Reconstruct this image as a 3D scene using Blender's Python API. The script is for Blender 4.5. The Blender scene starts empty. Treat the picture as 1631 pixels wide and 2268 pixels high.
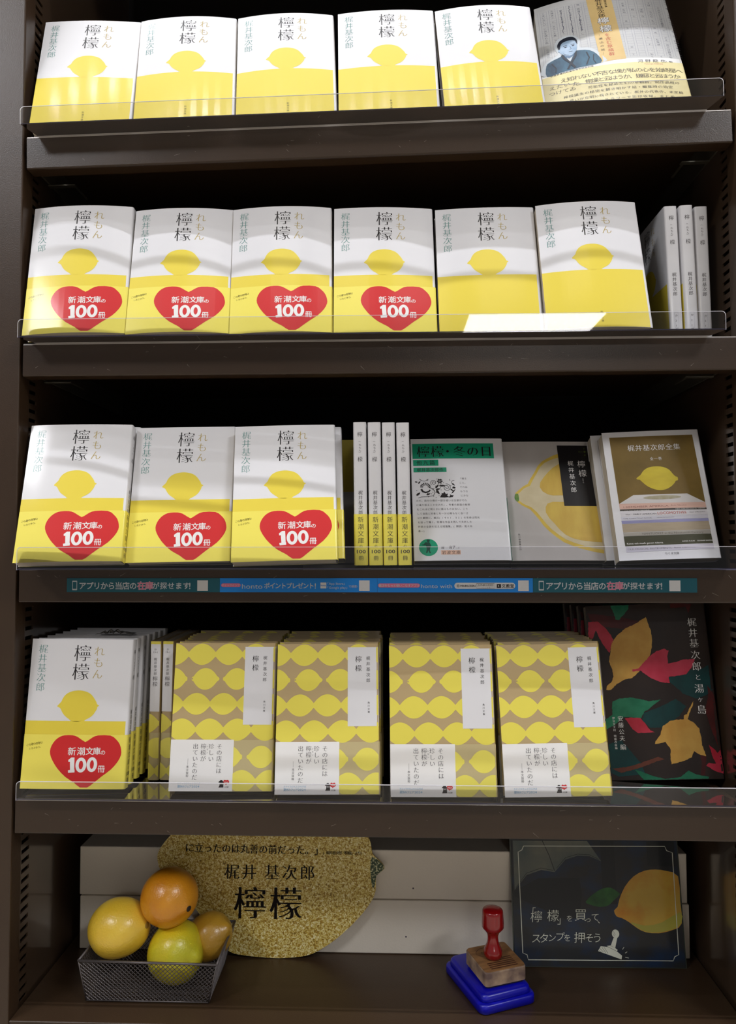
import bpy, bmesh, math, random
from math import sin, cos, pi, radians as rad, sqrt
from mathutils import Matrix, Vector
from mathutils.geometry import tessellate_polygon

random.seed(7)
S = bpy.context.scene
C = S.collection
MM = 0.001

# ------------------------------------------------------------------ camera, world, light, exposure
# x runs along the bookcase, y goes into the shelves (0 = front face), z is up (0 = eye height of the camera)
cam_d = bpy.data.cameras.new('camera')
cam = bpy.data.objects.new('camera', cam_d)
C.objects.link(cam)
S.camera = cam
F_PX = 1600.0
cam_d.sensor_fit = 'VERTICAL'
cam_d.sensor_height = 36.0
cam_d.lens = F_PX / 2268.0 * 36.0
cam_d.clip_start = 0.02
PITCH, YAW, ROLL = 0.03912, -0.03318, -0.00158
fwd = Vector((sin(YAW) * cos(PITCH), cos(YAW) * cos(PITCH), sin(PITCH)))
right = Vector((cos(YAW), -sin(YAW), 0))
up = right.cross(fwd)
r2 = cos(ROLL) * right + sin(ROLL) * up
u2 = -sin(ROLL) * right + cos(ROLL) * up
mw = Matrix((r2, u2, -fwd)).transposed().to_4x4()
mw.translation = Vector((0.38643, -0.73824, -0.00242))
cam.matrix_world = mw

world = bpy.data.worlds.new('shop_surroundings')
S.world = world
world.use_nodes = True
world.node_tree.nodes['Background'].inputs[0].default_value = (0.98, 0.96, 0.98, 1)
world.node_tree.nodes['Background'].inputs[1].default_value = 0.17

S.view_settings.view_transform = 'Standard'
S.view_settings.look = 'None'
S.view_settings.exposure = 0.14
S.view_settings.gamma = 1.0
S.view_settings.use_curve_mapping = False
S.cycles.use_denoising = True
S.cycles.max_bounces = 8
S.cycles.transparent_max_bounces = 24
S.cycles.caustics_reflective = False
S.cycles.caustics_refractive = False


def area(name, loc, target, sx, sy, power, color=(1, 1, 1), spread=180):
    d = bpy.data.lights.new(name, 'AREA')
    d.shape = 'RECTANGLE'
    d.size = sx
    d.size_y = sy
    d.energy = power
    d.color = color
    d.spread = rad(spread)
    o = bpy.data.objects.new(name, d)
    C.objects.link(o)
    o.location = loc
    o.rotation_euler = (Vector(target) - Vector(loc)).to_track_quat('-Z', 'Y').to_euler()
    return o


# two rows of LED modules under the ceiling just in front of the bookcase, then the wider shop luminaires
for k in range(13):
    x = -0.90 + k * 0.18
    area('led_module', (x, -0.47, 2.60), (x, -0.03, 0.0), 0.10, 0.03, 3.3, (0.93, 0.95, 1.0))
    area('led_module', (x, -0.98, 2.60), (x, -0.03, 0.0), 0.035, 0.022, 0.45, (0.95, 0.97, 1.0))
area('ceiling_panel', (0.05, -1.90, 2.58), (0.35, 0, 0.1), 0.6, 0.6, 2, (1.0, 0.96, 0.9))
area('ceiling_panel', (0.95, -1.80, 2.58), (0.35, 0, 0.1), 0.6, 0.6, 2, (1.0, 0.96, 0.9))
area('ceiling_panel', (-1.95, -2.45, 2.58), (0.35, 0, -0.3), 0.9, 0.5, 50, (0.95, 0.96, 1.0))
area('ceiling_panel', (2.75, -2.45, 2.58), (0.35, 0, -0.3), 0.9, 0.5, 50, (0.95, 0.96, 1.0))
area('far_ceiling_panel', (2.00, -7.60, 2.49), (2.00, -7.60, 0.0), 1.5, 0.8, 60, (1.0, 0.98, 0.95))


# ------------------------------------------------------------------ materials
def lin(c):
    return tuple(((x / 255) / 12.92 if x / 255 <= 0.04045 else ((x / 255 + 0.055) / 1.055) ** 2.4) for x in c)


MATS = {}


def mat(name, rgb, rough=0.5, metal=0.0, spec=0.5, coat=0.0, coat_rough=0.1, noise=None, bump=None, sss=0.0):
    """noise=(scale, amount, second sRGB colour, (sx,sy,sz))  bump=(scale, strength)"""
    if name in MATS:
        return MATS[name]
    m = bpy.data.materials.new(name)
    m.use_nodes = True
    nt = m.node_tree
    b = nt.nodes['Principled BSDF']
    b.inputs['Base Color'].default_value = (*lin(rgb), 1)
    b.inputs['Roughness'].default_value = rough
    b.inputs['Metallic'].default_value = metal
    b.inputs['Specular IOR Level'].default_value = spec
    b.inputs['Coat Weight'].default_value = coat
    b.inputs['Coat Roughness'].default_value = coat_rough
    if sss:
        b.inputs['Subsurface Weight'].default_value = sss
        b.inputs['Subsurface Radius'].default_value = (0.004, 0.002, 0.001)
    if noise or bump:
        tc = nt.nodes.new('ShaderNodeTexCoord')
    if noise:
        mp = nt.nodes.new('ShaderNodeMapping')
        mp.inputs['Scale'].default_value = noise[3] if len(noise) > 3 else (1, 1, 1)
        nt.links.new(tc.outputs['Object'], mp.inputs[0])
        nz = nt.nodes.new('ShaderNodeTexNoise')
        nz.inputs['Scale'].default_value = noise[0]
        nz.inputs['Detail'].default_value = 4
        nt.links.new(mp.outputs[0], nz.inputs['Vector'])
        cr = nt.nodes.new('ShaderNodeValToRGB')
        lo, hi = noise[4] if len(noise) > 4 else (0.35, 0.65)
        cr.color_ramp.elements[0].position = lo
        cr.color_ramp.elements[1].position = hi
        cr.color_ramp.elements[0].color = (*lin(rgb), 1)
        c1, c2 = lin(rgb), lin(noise[2])
        cr.color_ramp.elements[1].color = (*[a + (b_ - a) * noise[1] for a, b_ in zip(c1, c2)], 1)
        nt.links.new(nz.outputs[0], cr.inputs[0])
        nt.links.new(cr.outputs[0], b.inputs['Base Color'])
    if bump:
        nz2 = nt.nodes.new('ShaderNodeTexNoise')
        nz2.inputs['Scale'].default_value = bump[0]
        nz2.inputs['Detail'].default_value = 3
        nt.links.new(tc.outputs['Object'], nz2.inputs['Vector'])
        bp = nt.nodes.new('ShaderNodeBump')
        bp.inputs['Strength'].default_value = bump[1]
        bp.inputs['Distance'].default_value = 0.001
        nt.links.new(nz2.outputs[0], bp.inputs['Height'])
        nt.links.new(bp.outputs[0], b.inputs['Normal'])
    MATS[name] = m
    return m


def gloss(name, rgb, **k):          # laminated printed paper
    k.setdefault('rough', 0.5)
    k.setdefault('spec', 0.25)
    k.setdefault('coat', 0.4)
    k.setdefault('coat_rough', 0.11)
    return mat(name, rgb, **k)


BROWN = mat('brown_powder_coat', (60, 44, 30), 0.36, noise=(14, 0.35, (51, 37, 25), (1, 1, 1)), bump=(900, 0.12))
BROWN_LIP = mat('brown_lip_coat', (56, 41, 28), 0.30, noise=(7, 0.4, (47, 34, 23), (0.35, 1, 3)), bump=(900, 0.10))
BLACKBACK = mat('dark_back_panel', (15, 12, 10), 0.8, spec=0.15)
PANEL = mat('panel_enamel', (70, 54, 40), 0.30, spec=0.8, coat=1.0, coat_rough=0.10)
PANEL.node_tree.nodes['Principled BSDF'].inputs['Coat IOR'].default_value = 2.1
RIMM = mat('lip_edge_highlight', (186, 180, 176), 0.28, 0.5)  # pale tone stands in for light caught on the lip's top edge
DARK = mat('dark_cavity', (10, 9, 8), 0.8)
STEEL = mat('bracket_steel', (150, 145, 130), 0.35, 0.9)
SCRATCH = mat('scratch_metal', (165, 158, 148), 0.5)
PAGES = mat('page_edges', (226, 215, 196), 0.8, noise=(900, 0.55, (150, 138, 120), (0.02, 1.0, 0.02)))
WHITE = gloss('jacket_white', (231, 230, 232))
YELLOW = gloss('jacket_yellow', (238, 216, 74))
BANDY = gloss('band_yellow', (248, 233, 100))
RED = gloss('heart_red', (214, 44, 46))
PURE = gloss('print_white', (245, 243, 240))
INK = gloss('ink_black', (30, 24, 26))
INK2 = gloss('ink_grey', (70, 66, 68))
GREENINK = gloss('ink_green', (104, 150, 144))
GOLDINK = gloss('ink_gold', (186, 164, 92))
OLIVE = gloss('ink_olive', (110, 98, 30))
TAN = gloss('jacket_tan', (190, 166, 122))
LEMY = gloss('jacket_lemon_yellow', (238, 224, 92))
TANB = gloss('band_tan', (200, 184, 138))
LEMB = gloss('band_lemon_yellow', (242, 230, 104))
BLUEINK = gloss('ink_sky_blue', (140, 184, 214))
GREEN = gloss('label_green', (18, 158, 118))
PEACH = gloss('label_peach', (240, 196, 170))
FAINT = gloss('ink_faint', (178, 178, 190))


def clear_mat(name, tint, fres=1.45, rough=0.02):
    m = bpy.data.materials.new(name)
    m.use_nodes = True
    nt = m.node_tree
    nt.nodes.clear()
    out = nt.nodes.new('ShaderNodeOutputMaterial')
    mx = nt.nodes.new('ShaderNodeMixShader')
    tr = nt.nodes.new('ShaderNodeBsdfTransparent')
    tr.inputs[0].default_value = (*tint, 1)
    gl = nt.nodes.new('ShaderNodeBsdfGlossy')
    gl.inputs['Roughness'].default_value = rough
    fr = nt.nodes.new('ShaderNodeFresnel')
    fr.inputs[0].default_value = fres
    nt.links.new(fr.outputs[0], mx.inputs[0])
    nt.links.new(tr.outputs[0], mx.inputs[1])
    nt.links.new(gl.outputs[0], mx.inputs[2])
    nt.links.new(mx.outputs[0], out.inputs[0])
    MATS[name] = m
    return m


CLEAR = clear_mat('clear_acrylic', (0.955, 0.955, 0.965))
EDGE = mat('acrylic_edge', (214, 212, 220), 0.25, spec=0.8)
EDGEV = mat('acrylic_edge_violet', (120, 116, 160), 0.3, spec=0.6)
FILM = clear_mat('clear_film', (0.97, 0.97, 0.97), 1.35, 0.05)


# ------------------------------------------------------------------ mesh helpers
def link(name, me, parent=None, m=None, smooth=False):
    o = bpy.data.objects.new(name, me)
    C.objects.link(o)
    if parent:
        o.parent = parent
    if m:
        me.materials.clear()
        me.materials.append(m)
    if smooth:
        for p in me.polygons:
            p.use_smooth = True
    return o


def mesh(name, vs, fs):
    me = bpy.data.meshes.new(name)
    me.from_pydata([tuple(v) for v in vs], [], [tuple(f) for f in fs])
    me.update()
    return me


def from_bm(name, bm, parent=None, m=None, smooth=False):
    me = bpy.data.meshes.new(name)
    bm.to_mesh(me)
    bm.free()
    return link(name, me, parent, m, smooth)


def bm_box(bm, x0, x1, y0, y1, z0, z1, bev=0, seg=1):
    r = bmesh.ops.create_cube(bm, size=1)
    for v in r['verts']:
        v.co = Vector(((x0 + x1) / 2 + v.co.x * (x1 - x0), (y0 + y1) / 2 + v.co.y * (y1 - y0), (z0 + z1) / 2 + v.co.z * (z1 - z0)))
    if bev:
        es = list({e for v in r['verts'] for e in v.link_edges})
        bmesh.ops.bevel(bm, geom=es, offset=bev, segments=seg, profile=0.5, affect='EDGES')


def box(name, b, parent=None, m=None, bev=0, seg=1, smooth=False):
    bm = bmesh.new()
    bm_box(bm, *b, bev, seg)
    return from_bm(name, bm, parent, m, smooth)


def thing(name, label, cat, group=None, loc=(0, 0, 0)):
    o = bpy.data.objects.new(name, None)
    o.empty_display_size = 0.01
    C.objects.link(o)
    o.location = loc
    tag(o, label, cat, group)
    return o


def tag(o, label, cat, group=None):
    o['label'] = label
    o['category'] = cat
    if group:
        o['group'] = group


def structure(o):
    o['kind'] = 'structure'
    return o


def tube(bm, a, b, r, n=5):
    a, b = Vector(a), Vector(b)
    d = (b - a)
    if d.length < 1e-6:
        return
    q = d.to_track_quat('Z', 'Y')
    va, vb = [], []
    for i in range(n):
        p = q @ Vector((r * cos(2 * pi * i / n), r * sin(2 * pi * i / n), 0))
        va.append(bm.verts.new(a + p))
        vb.append(bm.verts.new(b + p))
    for i in range(n):
        j = (i + 1) % n
        bm.faces.new((va[i], va[j], vb[j], vb[i]))
    bm.faces.new(list(reversed(va)))
    bm.faces.new(vb)


def lathe(bm, prof, n=32, M=Matrix()):
    """prof: list of (r, z)"""
    rings = []
    for r, z in prof:
        if r < 1e-6:
            rings.append([bm.verts.new(M @ Vector((0, 0, z)))])
        else:
            rings.append([bm.verts.new(M @ Vector((r * cos(2 * pi * i / n), r * sin(2 * pi * i / n), z))) for i in range(n)])
    for a, b in zip(rings, rings[1:]):
        for i in range(n):
            j = (i + 1) % n
            if len(a) == 1 and len(b) == 1:
                continue
            if len(a) == 1:
                bm.faces.new((a[0], b[j], b[i]))
            elif len(b) == 1:
                bm.faces.new((a[i], a[j], b[0]))
            else:
                bm.faces.new((a[i], a[j], b[j], b[i]))
    bmesh.ops.recalc_face_normals(bm, faces=bm.faces)


def smooth_closed(pts, n=4):
    out = []
    N = len(pts)
    for i in range(N):
        p0, p1, p2, p3 = (Vector(pts[(i + k) % N]) for k in (-1, 0, 1, 2))
        for k in range(n):
            t = k / n
            q = 0.5 * ((2 * p1) + (p2 - p0) * t + (2 * p0 - 5 * p1 + 4 * p2 - p3) * t * t + (3 * p1 - p0 - 3 * p2 + p3) * t ** 3)
            out.append((q.x, q.y))
    return out


# ------------------------------------------------------------------ flat print: text glyphs and filled shapes in millimetres (u to the right, v downwards)
GC = {}


def glyph(ch, res=2):
    """outline mesh of one character or word at size 1, plus the outward direction at every outline point"""
    key = (ch, res)
    if key in GC:
        return GC[key]
    cu = bpy.data.curves.new('glyph', 'FONT')
    cu.body = ch
    cu.resolution_u = res
    ob = bpy.data.objects.new('glyph', cu)
    C.objects.link(ob)
    me = bpy.data.meshes.new_from_object(ob)
    bm = bmesh.new()
    bm.from_mesh(me)
    bmesh.ops.remove_doubles(bm, verts=bm.verts, dist=1e-5)
    for f in bm.faces:
        if f.normal.z < 0:
            f.normal_flip()
    nrm = {v.index: Vector((0, 0)) for v in bm.verts}
    bm.verts.index_update()
    for e in bm.edges:
        if len(e.link_faces) == 1:
            l = e.link_loops[0]
            a, b = l.vert, l.link_loop_next.vert
            d = (b.co - a.co)
            if d.length < 1e-7:
                continue
            d.normalize()
            nn = Vector((d.y, -d.x))
            nrm[a.index] += nn
            nrm[b.index] += nn
    vs = [(v.co.x, v.co.y) for v in bm.verts]
    ns = []
    for i in range(len(vs)):
        n = nrm[i]
        ns.append((n.x / n.length, n.y / n.length) if n.length > 1e-6 else (0, 0))
    fs = [[v.index for v in f.verts] for f in bm.faces]
    bm.free()
    bpy.data.objects.remove(ob)
    bpy.data.curves.remove(cu)
    bpy.data.meshes.remove(me)
    GC[key] = (vs, ns, fs)
    return GC[key]


class Art:
    """flat artwork, u/v in mm"""
    def __init__(s):
        s.v, s.f = [], []

    def add(s, vs, fs):
        k = len(s.v)
        s.v += vs
        s.f += [[i + k for i in f] for f in fs]
        return s

    def text(s, chars, u, v, size, pitch=None, vert=True, wt=(-0.008, -0.016), rot=0, skew=0, res=2, slope=0, sx=1.0):
        """u,v = centre of the first character"""
        pitch = size if pitch is None else pitch
        c, sn = cos(rad(rot)), sin(rad(rot))
        for i, ch in enumerate(chars):
            if ch == ' ':
                continue
            vs, ns, fs = glyph(ch, res)
            cu = u + (0 if vert else i * pitch) + (slope * i if vert else 0)
            cv = v + (i * pitch if vert else slope * i)
            out = []
            for (x, y), (nx, ny) in zip(vs, ns):
                x = (x + nx * wt[0] - 0.5) * size * sx
                y = (y + ny * wt[1] - 0.38) * size
                if vert and ch in '(){}「」ー—':
                    x, y = y, -x
                x += y * skew
                out.append((cu + x * c + y * sn, cv - (y * c - x * sn)))
            s.add(out, [list(reversed(f)) for f in fs])
        return s

    def word(s, word, u, v, size, wt=(0, 0), width=None, slope=0, res=2):
        """left end u, middle height v; optional total width"""
        vs, ns, fs = glyph(word, res)
        x0, x1 = min(p[0] for p in vs), max(p[0] for p in vs)
        k = size if width is None else width / (x1 - x0)
        out = []
        for (x, y), (nx, ny) in zip(vs, ns):
            X = (x - x0 + nx * wt[0]) * k
            out.append((u + X, v - (y + ny * wt[1] - 0.35) * size + slope * X))
        return s.add(out, [list(reversed(f)) for f in fs])

    def poly(s, *loops, cut=6.0):
        """filled outline (first loop) with holes, sliced so that it can follow a bowed cover"""
        fl = [[Vector((x, y, 0)) for x, y in L] for L in loops]
        tris = tessellate_polygon(fl)
        pts = [p for L in fl for p in L]
        bm = bmesh.new()
        bv = [bm.verts.new((p.x, p.y, 0)) for p in pts]
        for t in tris:
            try:
                bm.faces.new([bv[i] for i in t])
            except ValueError:
                pass
        u0, u1 = min(p.x for p in pts), max(p.x for p in pts)
        k = math.ceil(u0 / cut)
        while cut and k * cut < u1:
            bmesh.ops.bisect_plane(bm, geom=bm.verts[:] + bm.edges[:] + bm.faces[:], plane_co=(k * cut, 0, 0), plane_no=(1, 0, 0))
            k += 1
        bm.verts.index_update()
        s.add([(v.co.x, v.co.y) for v in bm.verts], [[v.index for v in f.verts] for f in bm.faces])
        bm.free()
        return s

    def rect(s, u0, v0, u1, v1):
        return s.poly([(u0, v0), (u1, v0), (u1, v1), (u0, v1)])

    def ell(s, u, v, ru, rv=None, n=20, rot=0):
        rv = rv or ru
        c, sn = cos(rad(rot)), sin(rad(rot))
        P = [(ru * cos(2 * pi * i / n), rv * sin(2 * pi * i / n)) for i in range(n)]
        return s.poly([(u + x * c - y * sn, v + x * sn + y * c) for x, y in P])

    def ring(s, u, v, ru, rv, iu, iv, n=28):
        a = [(u + ru * cos(2 * pi * i / n), v + rv * sin(2 * pi * i / n)) for i in range(n)]
        b = [(u + iu * cos(2 * pi * i / n), v + iv * sin(2 * pi * i / n)) for i in range(n)]
        fs = [[i, (i + 1) % n, n + (i + 1) % n, n + i] for i in range(n)]
        return s.add(a + b, fs)

    def stroke(s, pts, w, w2=None):
        """line of width w (tapering to w2)"""
        P = [Vector(p) for p in pts]
        vs, fs = [], []
        for i, p in enumerate(P):
            d = (P[min(i + 1, len(P) - 1)] - P[max(i - 1, 0)])
            if d.length < 1e-9:
                d = Vector((1, 0))
            d.normalize()
            ww = w + ((w2 if w2 is not None else w) - w) * i / max(1, len(P) - 1)
            n = Vector((-d.y, d.x)) * ww / 2
            vs += [tuple(p + n), tuple(p - n)]
        for i in range(len(P) - 1):
            fs.append([2 * i, 2 * i + 1, 2 * i + 3, 2 * i + 2])
        return s.add(vs, fs)

    def strip(s, u0, u1, vc, T, vmax, step=1.0, vmin=0):
        """band centred on vc with half thickness T(u), clipped to vmin..vmax"""
        vs, fs = [], []
        n = int((u1 - u0) / step)
        prev = None
        for i in range(n + 1):
            u = u0 + (u1 - u0) * i / n
            t = T(u)
            a, b = max(vmin, vc - t), min(vmax, vc + t)
            if t <= 0.02 or b <= a:
                prev = None
                continue
            k = len(vs)
            vs += [(u, a), (u, b)]
            if prev is not None:
                fs.append([prev, prev + 1, k + 1, k])
            prev = k
        return s.add(vs, fs)


# ------------------------------------------------------------------ cover artwork
AUTHOR = '梶井基次郎'
LEMON = [(31.2, 69.3), (33.2, 66.7), (35.1, 64.5), (36.5, 61.0), (39.5, 57.0), (44.3, 54.3), (50.0, 53.1), (55.9, 53.2), (61.9, 54.9), (65.8, 57.5), (68.6, 60.9), (70.9, 64.4), (72.0, 66.9), (74.0, 68.2), (72.5, 69.5), (72.0, 71.7), (70.7, 74.3), (68.4, 77.8), (65.3, 80.4), (61.3, 82.6), (58.5, 84.3), (47.8, 84.3), (43.9, 81.9), (39.5, 78.6), (36.8, 75.2), (34.9, 71.8), (33.3, 70.4)]
HEART = [(62.8, 104.9), (59.4, 102.9), (54.2, 99.6), (49.2, 98.2), (41.9, 98.3), (37.1, 99.7), (32.5, 103.1), (29.0, 108.5), (27.7, 114.3), (29.1, 120.0), (32.9, 126.5), (37.4, 132.2), (45.1, 139.4), (54.4, 145.0), (60.9, 149.8), (67.9, 149.8), (73.6, 145.8), (81.3, 139.3), (90.6, 132.0), (96.7, 124.6), (99.7, 118.0), (99.7, 113.0), (97.9, 107.2), (93.9, 102.2), (87.9, 98.3), (75.5, 98.2), (69.9, 100.3), (65.2, 103.7)]
THIN = (-0.006, -0.02)
TINY = (0.006, -0.014)


def heart_curve():
    n = len(HEART)
    out = []
    for i in range(n):           # keep the notch (0) and the two bottom points sharp, round everything else
        p = HEART[i]
        out.append(p)
        if i in (0, 14, 27):
            continue
        if i + 1 < n:
            a, b = HEART[i - 1], HEART[i + 1]
            c = HEART[(i + 2) % n]
            q = ((9 * (p[0] + b[0]) - a[0] - c[0]) / 16, (9 * (p[1] + b[1]) - a[1] - c[1]) / 16)
            out.append(q)
    return out


def white_design():
    D = []
    lem = Art().poly(smooth_closed(LEMON, 3))
    D.append(('lemon_print', 'jacket', YELLOW, 'front', lem, 1))
    D.append(('lower_colour_field', 'jacket', YELLOW, 'front', Art().rect(0, 84, 105, 151), 1))
    D.append(('title_lettering', 'jacket', INK, 'front', Art().text('檸檬', 53.4, 14.6, 18.6, 19.2, wt=(-0.001, -0.024), slope=-0.6, res=3), 1))
    D.append(('reading_lettering', 'jacket', GOLDINK, 'front', Art().text('れもん', 70.6, 12.4, 11.2, 11.8, wt=THIN, slope=-0.3, res=3), 1))
    D.append(('author_lettering', 'jacket', GREENINK, 'front', Art().text(AUTHOR, 12.0, 10.6, 9.9, 9.8, wt=(-0.004, -0.024)), 1))
    D.append(('imprint_lettering', 'jacket', OLIVE, 'front', Art().text('新潮文庫', 54.5, 134, 2.6, 3.4, wt=(0.0, 0.0)), 2))
    sp = Art().text('檸', 7, 13, 5.6, wt=TINY).text('(れもん)', 7, 21.5, 2.7, 2.9, wt=(0.0, -0.004)).text('檬', 7, 39.5, 5.6, wt=TINY)
    sp.text(AUTHOR, 7, 75, 4.9, 5.2, wt=TINY).text('か21', 7, 119.5, 3.0, 5.4, wt=TINY).text('新潮文庫', 7, 135, 4.0, 4.6, wt=TINY)
    D.append(('spine_lettering', 'jacket', INK2, 'spine', sp, 1))
    q = [(5.0, 116.5), (5.6, 115.9), (8.4, 115.9), (9.0, 116.5), (9.0, 132), (8.4, 132.6), (5.6, 132.6), (5.0, 132), (5.0, 116.5)]
    D.append(('spine_number_frame', 'jacket', FAINT, 'spine', Art().stroke(q, 0.18), 1))
    return D


def band_design():
    D = [('heart_print', 'paper_band', RED, 'front', Art().poly(heart_curve()), 1)]
    w = Art()
    B = (0.012, 0.012)
    for ch, (u, v), s in zip('新潮文庫の', [(50.0, 114.2), (59.4, 114.1), (67.9, 113.9), (75.2, 113.8), (81.5, 115.2)], (8.6, 8.6, 8.2, 8.2, 5.4)):
        w.text(ch, u, v, s, wt=B)
    w.poly([(47.1, 122.8), (50.1, 120.3), (53.2, 120.3), (53.8, 132.1), (54.2, 132.4), (54.3, 135.0), (47.9, 135.5), (47.5, 133.0), (49.6, 132.6), (48.9, 124.6), (47.4, 124.9)])
    w.ring(60.2, 127.7, 5.5, 7.4, 2.2, 4.3)
    w.ring(71.2, 127.2, 5.3, 7.4, 2.0, 4.3)
    w.text('冊', 80.9, 131.4, 7.6, wt=(0.012, 0.012))
    D.append(('white_lettering', 'paper_band', PURE, 'front', w, 2))
    h = Art().text('この夏の感情は', 4.2, 108.4, 2.7, 2.35, vert=False, wt=(0.0, 0.0), slope=-0.45, rot=10)
    h.text('いちどきり。', 7.2, 112.0, 2.4, 2.2, vert=False, wt=(0.0, 0.0), slope=-0.4, rot=10)
    D.append(('handwritten_lettering', 'paper_band', OLIVE, 'front', h, 1))
    s = Art().text('新潮文庫', 7, 103.5, 6.6, 7.3, wt=(-0.006, -0.006)).text('の', 7, 131.2, 3.6, wt=(-0.004, -0.004))
    s.word('100', 2.6, 137, 5.4, (0.012, 0.012), 9.2).text('冊', 7, 143.8, 5.6, wt=(0, 0))
    D.append(('spine_band_lettering', 'paper_band', INK2, 'spine', s, 1))
    return D


def lemon_rows(vmin, vmax, rows, u1=105.0, u0=0.0):
    a = Art()
    for kind, vc, c0, pitch in rows:
        if kind == 'c':
            def T(u, c0=c0, p=pitch):
                q = abs(((u - c0) / p + 0.5) % 1.0 - 0.5) * 2
                return 2.1 + 9.0 * max(0.0, 1 - q ** 2.0) ** 0.95
        else:
            def T(u, c0=c0, p=pitch):
                x = ((u - c0 + p / 2) % p - p / 2)
                q = abs(x) / 13.6
                t = 11.1 * max(0.0, 1 - q ** 2.15) ** 0.9
                e = (14.8 - abs(x))
                tip = 2.3 * sqrt(max(0.0, min(1.0, e / 1.8))) if e > 0 else 0
                return max(t, tip)
        a.strip(u0, u1, vc, T, vmax, 0.9, vmin)
    return a


def tan_design():
    D = []
    R = [('c', 11.8, 27.9, 28.1), ('s', 37.2, 32.3, 32.8), ('c', 62.7, 24.2, 28.0), ('c', 88.6, 38.7, 28.6), ('s', 115.0, 59.5, 33.0), ('c', 139.5, 73.5, 28.0)]
    D.append(('lemon_pattern', 'jacket', LEMY, 'front', lemon_rows(0.3, 149, R), 1))
    D.append(('spine_lemon_pattern', 'jacket', LEMY, 'spine', lemon_rows(0.3, 149, [('c', 88.6, -4, 28.6), ('s', 115, 9, 33), ('c', 139.5, -7, 28), ('c', -3, 4, 28)], 11.0), 1))
    D.append(('title_panel', 'jacket', WHITE, 'front', Art().rect(73, 4, 104.4, 83.6), 2))
    D.append(('spine_title_panel', 'jacket', WHITE, 'spine', Art().rect(0.3, 3.2, 10.9, 76), 2))
    t = Art().text('檸檬', 84.1, 16.3, 7.0, 9.2, wt=TINY).text(AUTHOR, 94.1, 15.4, 4.3, 5.6, wt=(0.0, -0.006)).text('角川文庫', 94.4, 60.3, 2.3, 3.1, wt=(0.0, 0.0))
    t2 = Art().word('か', 4.2, 9, 2.6, (0, 0)).word('19-1', 3.2, 12, 2.6, (0, 0), 4.4).text(AUTHOR, 5.6, 19.5, 3.6, 3.9, wt=TINY).text('檸檬', 5.6, 40.5, 5.6, 5.8, wt=TINY)
    D.append(('title_lettering', 'jacket', INK, 'front', t, 3))
    D.append(('spine_lettering', 'jacket', INK2, 'spine', t2, 3))
    d = Art().ell(18.9, 37.0, 0.7, 0.95, 10)
    D.append(('stem_dot', 'jacket', TAN, 'front', d, 2))
    return D


def tan_band_design():
    D = []
    R = [('c', 88.6, 38.7, 28.6), ('s', 115.6, 92.5, 33.0), ('c', 139.5, 73.5, 28.0)]
    D.append(('band_lemon_pattern', 'paper_band', LEMB, 'front', lemon_rows(98.7, 149, R, 105, 64.4), 1))
    D.append(('spine_band_lemon_pattern', 'paper_band', LEMB, 'spine', lemon_rows(98.7, 149, [('s', 115, 9, 33), ('c', 139.5, -7, 28)], 11.0), 1))
    D.append(('band_panel', 'paper_band', PURE, 'front', Art().rect(0, 98.6, 64.6, 149.3), 1))
    k = Art()
    W = (-0.002, -0.02)
    k.text('その店には', 50.1, 105.3, 5.9, 6.0, wt=W).text('珍しい', 41.7, 105.3, 5.9, 6.1, wt=W).text('檸檬が', 33.7, 105.2, 5.9, 6.1, wt=W)
    k.text('出ていたのだ', 25.6, 105.2, 5.9, 6.1, wt=W).text('本文抜粋', 18.2, 125.4, 2.8, 3.0, wt=(0.0, -0.004)).stroke([(18.3, 117.3), (18.25, 123.4)], 0.16)
    k.text('レモン', 37.7, 105.2, 1.9, 3.1, wt=(0.0, 0.0))
    D.append(('quote_lettering', 'paper_band', INK2, 'front', k, 2))
    b = Art().text('カドイカさんとひらけば', 9.8, 141.6, 2.3, 2.08, vert=False, wt=(0.0, 0.0)).text('夏休みフェア', 10.2, 144.6, 2.9, 2.35, vert=False, wt=(0.004, 0.004)).word('2024', 23.4, 144.6, 3.1, (0.004, 0.004), 7.8)
    D.append(('fair_lettering', 'paper_band', BLUEINK, 'front', b, 2))
    l = Art().poly([(50.1, 140.6), (52.6, 138.2), (53.8, 138.2), (56.0, 140.6), (55.4, 141.0), (55.6, 145.5), (50.6, 145.6), (51.6, 143.4), (51.9, 141.0)], [(52.6, 141.2), (53.2, 141.2), (53.2, 142.6), (52.6, 142.6)], [(54.0, 141.2), (54.6, 141.2), (54.6, 142.6), (54.0, 142.6)])
    l.text('川文庫', 57.0, 145.1, 1.6, 1.55, vert=False, wt=(0.01, 0.01))
    D.append(('publisher_mark', 'paper_band', INK, 'front', l, 2))
    D.append(('anniversary_balloon', 'paper_band', RED, 'front', Art().poly(smooth_closed([(55.4, 139.4), (56.6, 138.0), (58.2, 138.5), (59.8, 138.0), (61.2, 139.6), (60.8, 141.4), (59.0, 142.2), (58.0, 143.2), (57.4, 142.2), (55.8, 141.6)], 3)), 2))
    D.append(('balloon_lettering', 'paper_band', PURE, 'front', Art().word('75th', 56.2, 140.4, 1.9, (0.01, 0.01), 4.2), 3))
    return D


def capsule(u0, v0, u1, v1):
    r, c = (v1 - v0) / 2, (v0 + v1) / 2
    P = [(u0 + r - r * cos(rad(a)), c - r * sin(rad(a))) for a in range(-90, 91, 18)]
    return P + [(u1 - r + r * cos(rad(a)), c - r * sin(rad(a))) for a in range(90, -91, -18)]


def spiral(u, v, r, turns, a0, k=1):
    n = int(14 * turns)
    return [(u + r * (1 - 0.85 * i / n) * cos(a0 + k * 2 * pi * turns * i / n), v + r * (1 - 0.85 * i / n) * sin(a0 + k * 2 * pi * turns * i / n)) for i in range(n + 1)]


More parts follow.
